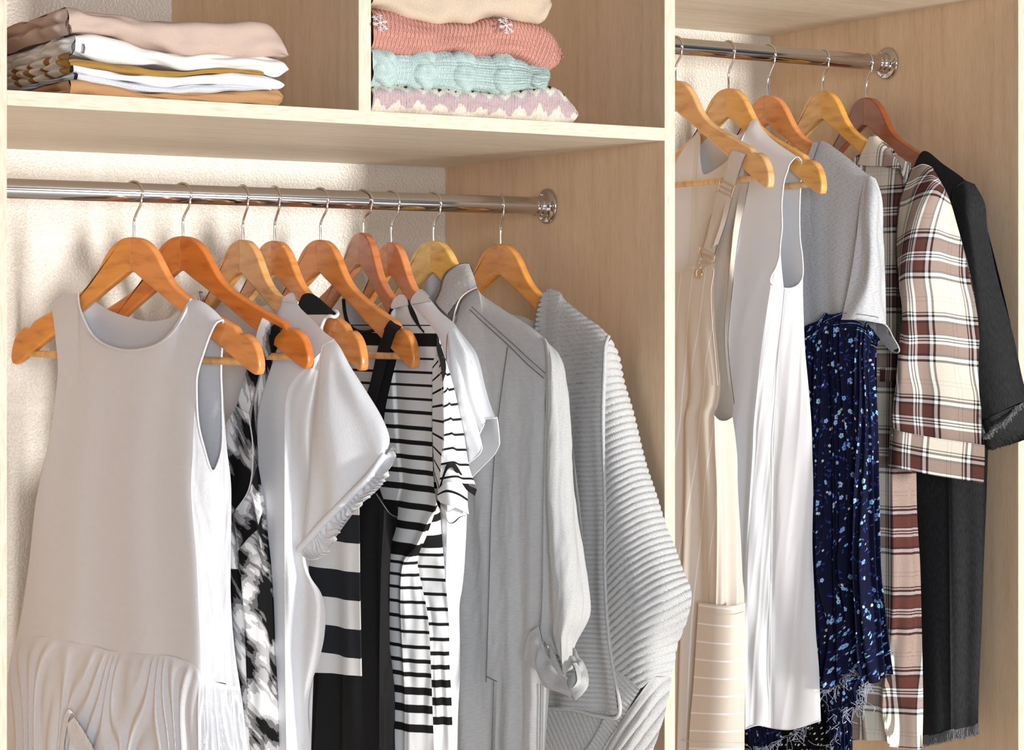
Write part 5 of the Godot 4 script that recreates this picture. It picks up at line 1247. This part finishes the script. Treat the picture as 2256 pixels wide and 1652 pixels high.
func cable_height(u: float, v: float) -> float:      # knitted cables between moss panels, running round the fold
	var c := fmod(u, 1.0)
	if c < 0.58:
		var s := (c / 0.58 - 0.5) * 2.0
		var a := sin(TAU * v * 1.3) * 0.45
		var one := 1.0 - pow(absf(s - a) / 0.62, 2.0)
		var two := 1.0 - pow(absf(s + a) / 0.62, 2.0)
		var over := cos(TAU * v * 1.3)
		return 0.0055 * maxf(0.0, maxf(one + 0.25 * over, two - 0.25 * over))
	if c < 0.66 or c > 0.92:
		return 0.0010 * absf(sin(PI * c * 20.0))
	return 0.0016 * absf(sin(PI * c * 10.0)) * absf(sin(PI * v * 9.0))

# The turned-in end of a folded garment: layers of cloth bulging to the left, running back into the shelf.
func fold_end(corner: Array, depth: float, layers: int, seed_: int, bulge := 0.010) -> ArrayMesh:
	var c := mm(corner)
	var n := noise_of(seed_)
	var nu := 16 * layers
	var nv := 60
	var p := PackedVector3Array()
	for i in nv + 1:
		var v := float(i) / nv
		var z := minf(c[0].z, c[1].z) - 0.004 - v * depth
		for j in nu + 1:
			var u := float(j) / nu
			var w := clampf(u + 0.05 * sin(PI * u) * n.get_noise_2d(v * 4.0, u * 2.0), 0.0, 1.0)
			var out_ := bulge * (0.35 + 0.65 * pow(absf(sin(PI * layers * w)), 0.6)) * smoothstep(0.0, 0.05, v) * (sin(PI * u) * 0.5 + 0.5)
			p.append(Vector3(lerpf(c[0].x, c[1].x, u) - out_ + 0.004 * n.get_noise_2d(v * 5.0 + 9.0, u * 1.5), lerpf(c[0].y, c[1].y, u) + 0.003 * sin(PI * u) * n.get_noise_2d(v * 6.0, 3.0), z))
	return grid(p, nu, nv)

func jumper(label: String, category: String, called: String, group: String) -> Node3D:
	return thing(called, label, category, Vector3(0, SHELF, 0), 0.0, group)

func folded() -> void:
	var gl := "folded clothes in the left stack"
	var gr := "folded knitwear in the right stack"
	var pink := cloth(c8(0.54, 0.40, 0.33), "rough", 22.0, 0.04)
	var cream := cloth(c8(0.76, 0.73, 0.68), "rough", 20.0, 0.02)
	var white := cloth(c8(0.74, 0.74, 0.76), "rough", 20.0, 0.02)
	var camel := cloth(c8(0.47, 0.26, 0.12), "rough", 22.0, 0.04)
	var grey := heather(c8(0.62, 0.62, 0.65), c8(0.48, 0.48, 0.50), 14.0, 14.0, 44)
	var ochre := cloth(c8(0.36, 0.20, 0.055), "rough", 30.0, 0.02)
	# left stack, from the bottom
	var o := jumper("camel brown folded jumper at the bottom of the left stack", "jumper", "folded_jumper", gl)
	part("body", fold_mesh([123, 18, -8, 143, 20, -8, 159, 17, -8, 223, 8, -8, 277, 10, -8, 333, 15, -8, 365, 19, -8, 387, 21, -8, 403, 22, -8, 408, 20, -8], [123, 1, -8, 159, 1, -8, 223, 1, -8, 277, 0, -8, 333, 1, -8, 365, 1, -8, 387, 1, -8, 403, 1, -8, 406, 2, -8], 0.34, 70, {"seed": 61, "amp": 0.002}), camel, o)
	part("fold", fold_end([123, 17, -8, 123, 1, -8], 0.33, 2, 81), camel, o)
	o = jumper("thin light grey folded shirt between the white and camel layers", "shirt", "folded_shirt", gl)
	part("body", fold_mesh([133, 28, -10, 160, 25, -10, 202, 20, -10, 245, 16, -10, 300, 23, -10, 356, 24, -10, 385, 22, -10, 390, 21, -10], [133, 19, -10, 160, 16, -10, 202, 9, -10, 267, 9, -10, 334, 16, -10, 366, 19, -10, 385, 21, -10, 390, 21, -10], 0.32, 60, {"seed": 62}), grey, o)
	part("fold", fold_end([130, 27, -10, 131, 18, -10], 0.31, 2, 82), grey, o)
	o = jumper("white folded shirt with ochre stripes, its striped fold showing at the end", "shirt", "folded_shirt", gl)
	part("body", fold_mesh([126, 36, -9, 160, 32, -9, 202, 29, -9, 262, 30, -9, 300, 35, -9, 333, 39, -9, 365, 40, -9, 390, 37, -9, 404, 33, -9, 408, 30, -9], [128, 28, -9, 160, 24, -9, 202, 20, -9, 245, 16, -9, 300, 24, -9, 356, 24, -9, 384, 22, -9, 402, 22, -9, 408, 25, -9], 0.33, 70, {"seed": 63}), white, o)
	part("band", fold_mesh([121, 41, -8, 132, 44, -8, 166, 41, -8, 201, 39, -8, 262, 36, -8, 299, 41, -8, 333, 45, -8, 365, 44, -8, 379, 42, -8], [123, 35, -8, 132, 34, -8, 166, 31, -8, 201, 29, -8, 262, 30, -8, 299, 35, -8, 333, 39, -8, 365, 40, -8, 380, 39, -8], 0.30, 70, {"seed": 64}), ochre, o, "ochre band along the fold")
	part("fold", fold_end([125, 52, -10, 126, 26, -10], 0.32, 3, 83, 0.014), M.ochre_stripe, o, "ochre striped folds")
	o = jumper("cream folded jumper just below the dusty pink one", "jumper", "folded_jumper", gl)
	part("body", fold_mesh([130, 72, -10, 160, 75, -10, 193, 71, -10, 223, 64, -10, 267, 59, -10, 307, 60, -10, 356, 62, -10, 391, 62, -10, 407, 61, -10, 415, 50, -10], [130, 50, -10, 160, 45, -10, 213, 43, -10, 234, 43, -10, 263, 39, -10, 300, 43, -10, 334, 46, -10, 370, 44, -10, 398, 38, -10, 412, 44, -10], 0.33, 80, {"seed": 67, "amp": 0.003}), cream, o)
	part("fold", fold_end([130, 73, -10, 128, 50, -10], 0.32, 2, 84, 0.012), cream, o)
	part("fold", loft([[120, 80, -70, 122, 83, -66, 127, 81, -66, 133, 70, -44, 138, 62, -10], [121, 73, -74, 124, 71, -66, 130, 67, -60, 133, 62, -38, 139, 57, -8], [125, 63, -78, 128, 61, -70, 133, 59, -60, 136, 55, -36, 138, 51, -10]], 30, 24, false, {"th": 0.003, "wr": 0.001}), cream, o)
	o = jumper("dusty pink folded jumper on top of the left stack", "jumper", "folded_jumper", gl)
	part("body", fold_mesh([121, 104, -8, 134, 105, -8, 146, 102, -8, 180, 101, -8, 221, 99, -8, 257, 101, -8, 288, 102, -8, 333, 102, -8, 369, 106, -8, 387, 105, -8, 399, 95, -8, 408, 79, -8, 413, 67, -8], [121, 73, -8, 140, 74, -8, 159, 75, -8, 193, 70, -8, 223, 64, -8, 266, 59, -8, 306, 59, -8, 355, 61, -8, 390, 62, -8, 406, 62, -8, 412, 63, -8, 413, 65, -8], 0.34, 90, {"seed": 69, "amp": 0.004}), pink, o)
	part("fold", fold_end([121, 104, -8, 121, 72, -8], 0.33, 2, 85, 0.016), pink, o)
	part("fold", loft([[123, 91, -14, 119, 81, -6, 122, 73, -10], [124, 99, -60, 119, 90, -52, 125, 81, -58], [125, 93, -110, 119, 84, -104, 124, 79, -110], [130, 105, -170, 124, 97, -164, 128, 90, -170], [132, 113, -220, 126, 102, -214, 127, 92, -220], [138, 114, -310, 136, 102, -304, 138, 87, -310]], 20, 60, false, {"th": 0.004, "amp": 0.003, "fu": 2.0, "fv": 4.0, "seed": 71}), pink, o)
	# right stack, from the bottom
	var lil := jumper("lilac and cream patterned thick jumper at the bottom of the right stack", "jumper", "folded_jumper", gr)
	part("body", fold_mesh([534, 33, -8, 548, 36, -8, 591, 38, -8, 634, 36, -8, 700, 37, -8, 741, 36, -8, 780, 45, -8, 810, 51, -8, 828, 47, -8, 845, 32, -8, 855, 16, -8], [534, -1, -8, 591, -1, -8, 656, -1, -8, 727, -1, -8, 800, -1, -8, 840, -1, -8, 853, 3, -8, 857, 11, -8], 0.32, 300, {"seed": 72, "rib": 0.0016, "rn": 82.0, "lean": 0.0, "amp": 0.002, "face": 40}), M.lilac, lil)
	o = jumper("mint cable-knit jumper between the coral and lilac ones", "jumper", "folded_jumper", gr)
	part("body", fold_mesh([534, 83, -8, 569, 79, -8, 612, 82, -8, 656, 87, -8, 700, 85, -8, 746, 87, -8, 769, 83, -8, 787, 73, -8, 803, 70, -8, 811, 64, -8], [534, 32, -8, 548, 36, -8, 591, 39, -8, 634, 37, -8, 700, 38, -8, 741, 36, -8, 780, 46, -8, 801, 51, -8, 809, 57, -8], 0.31, 320, {"seed": 73, "cable": 4.6, "amp": 0.002, "face": 60}), M.mint, o)
	o = jumper("coral ribbed jumper with white snowflakes in the right stack", "jumper", "folded_jumper", gr)
	part("body", fold_mesh([534, 137, -8, 569, 133, -8, 597, 126, -8, 639, 122, -8, 679, 127, -8, 712, 134, -8, 757, 136, -8, 791, 132, -8, 812, 123, -8, 826, 104, -8, 829, 91, -8], [534, 83, -8, 569, 79, -8, 612, 82, -8, 656, 87, -8, 700, 85, -8, 746, 87, -8, 769, 83, -8, 787, 73, -8, 805, 71, -8, 822, 80, -8, 828, 88, -8], 0.33, 420, {"seed": 74, "rib": 0.0022, "rn": 52.0, "lean": 2.0, "amp": 0.003, "face": 40}), M.coral, o)
	for fl in [[538, 115, 2], [729, 125, 3]]:
		var c: Vector3 = mm(fl)[0]
		var arms := []
		for k in 6:
			var f := TAU * k / 6.0 + 0.25
			var d := Vector3(cos(f) * 0.75, sin(f), 0)
			arms.append(cord([0, 0, 0.5, d.x * 15, d.y * 15, -0.6], 0.8, 8, 5))
			for q in [0.45, 0.7]:
				for s in [-1, 1]:
					var e := d.rotated(Vector3(0, 0, 1), s * 0.8)
					arms.append(cord([d.x * 15 * q, d.y * 15 * q, 0, d.x * 15 * q + e.x * 5, d.y * 15 * q + e.y * 5, -0.6], 0.6, 5, 5))
		var sn := part("snowflake", joined(arms), M.white, o, "white knitted snowflake")
		sn.position = c + Vector3(0, 0, 0.003)
		sn.rotation.x = -0.5
	o = jumper("beige fine-knit jumper on top of the right stack, cut by the picture's edge", "jumper", "folded_jumper", gr)
	part("body", fold_mesh([534, 181, -8, 587, 187, -8, 691, 195, -8, 763, 195, -8, 796, 185, -8, 810, 167, -8], [534, 138, -8, 569, 134, -8, 597, 126, -8, 639, 123, -8, 679, 127, -8, 712, 135, -8, 757, 136, -8, 789, 132, -8, 801, 138, -8, 810, 154, -8, 812, 165, -8], 0.33, 120, {"seed": 75, "amp": 0.005}), M.beige_knit, o)
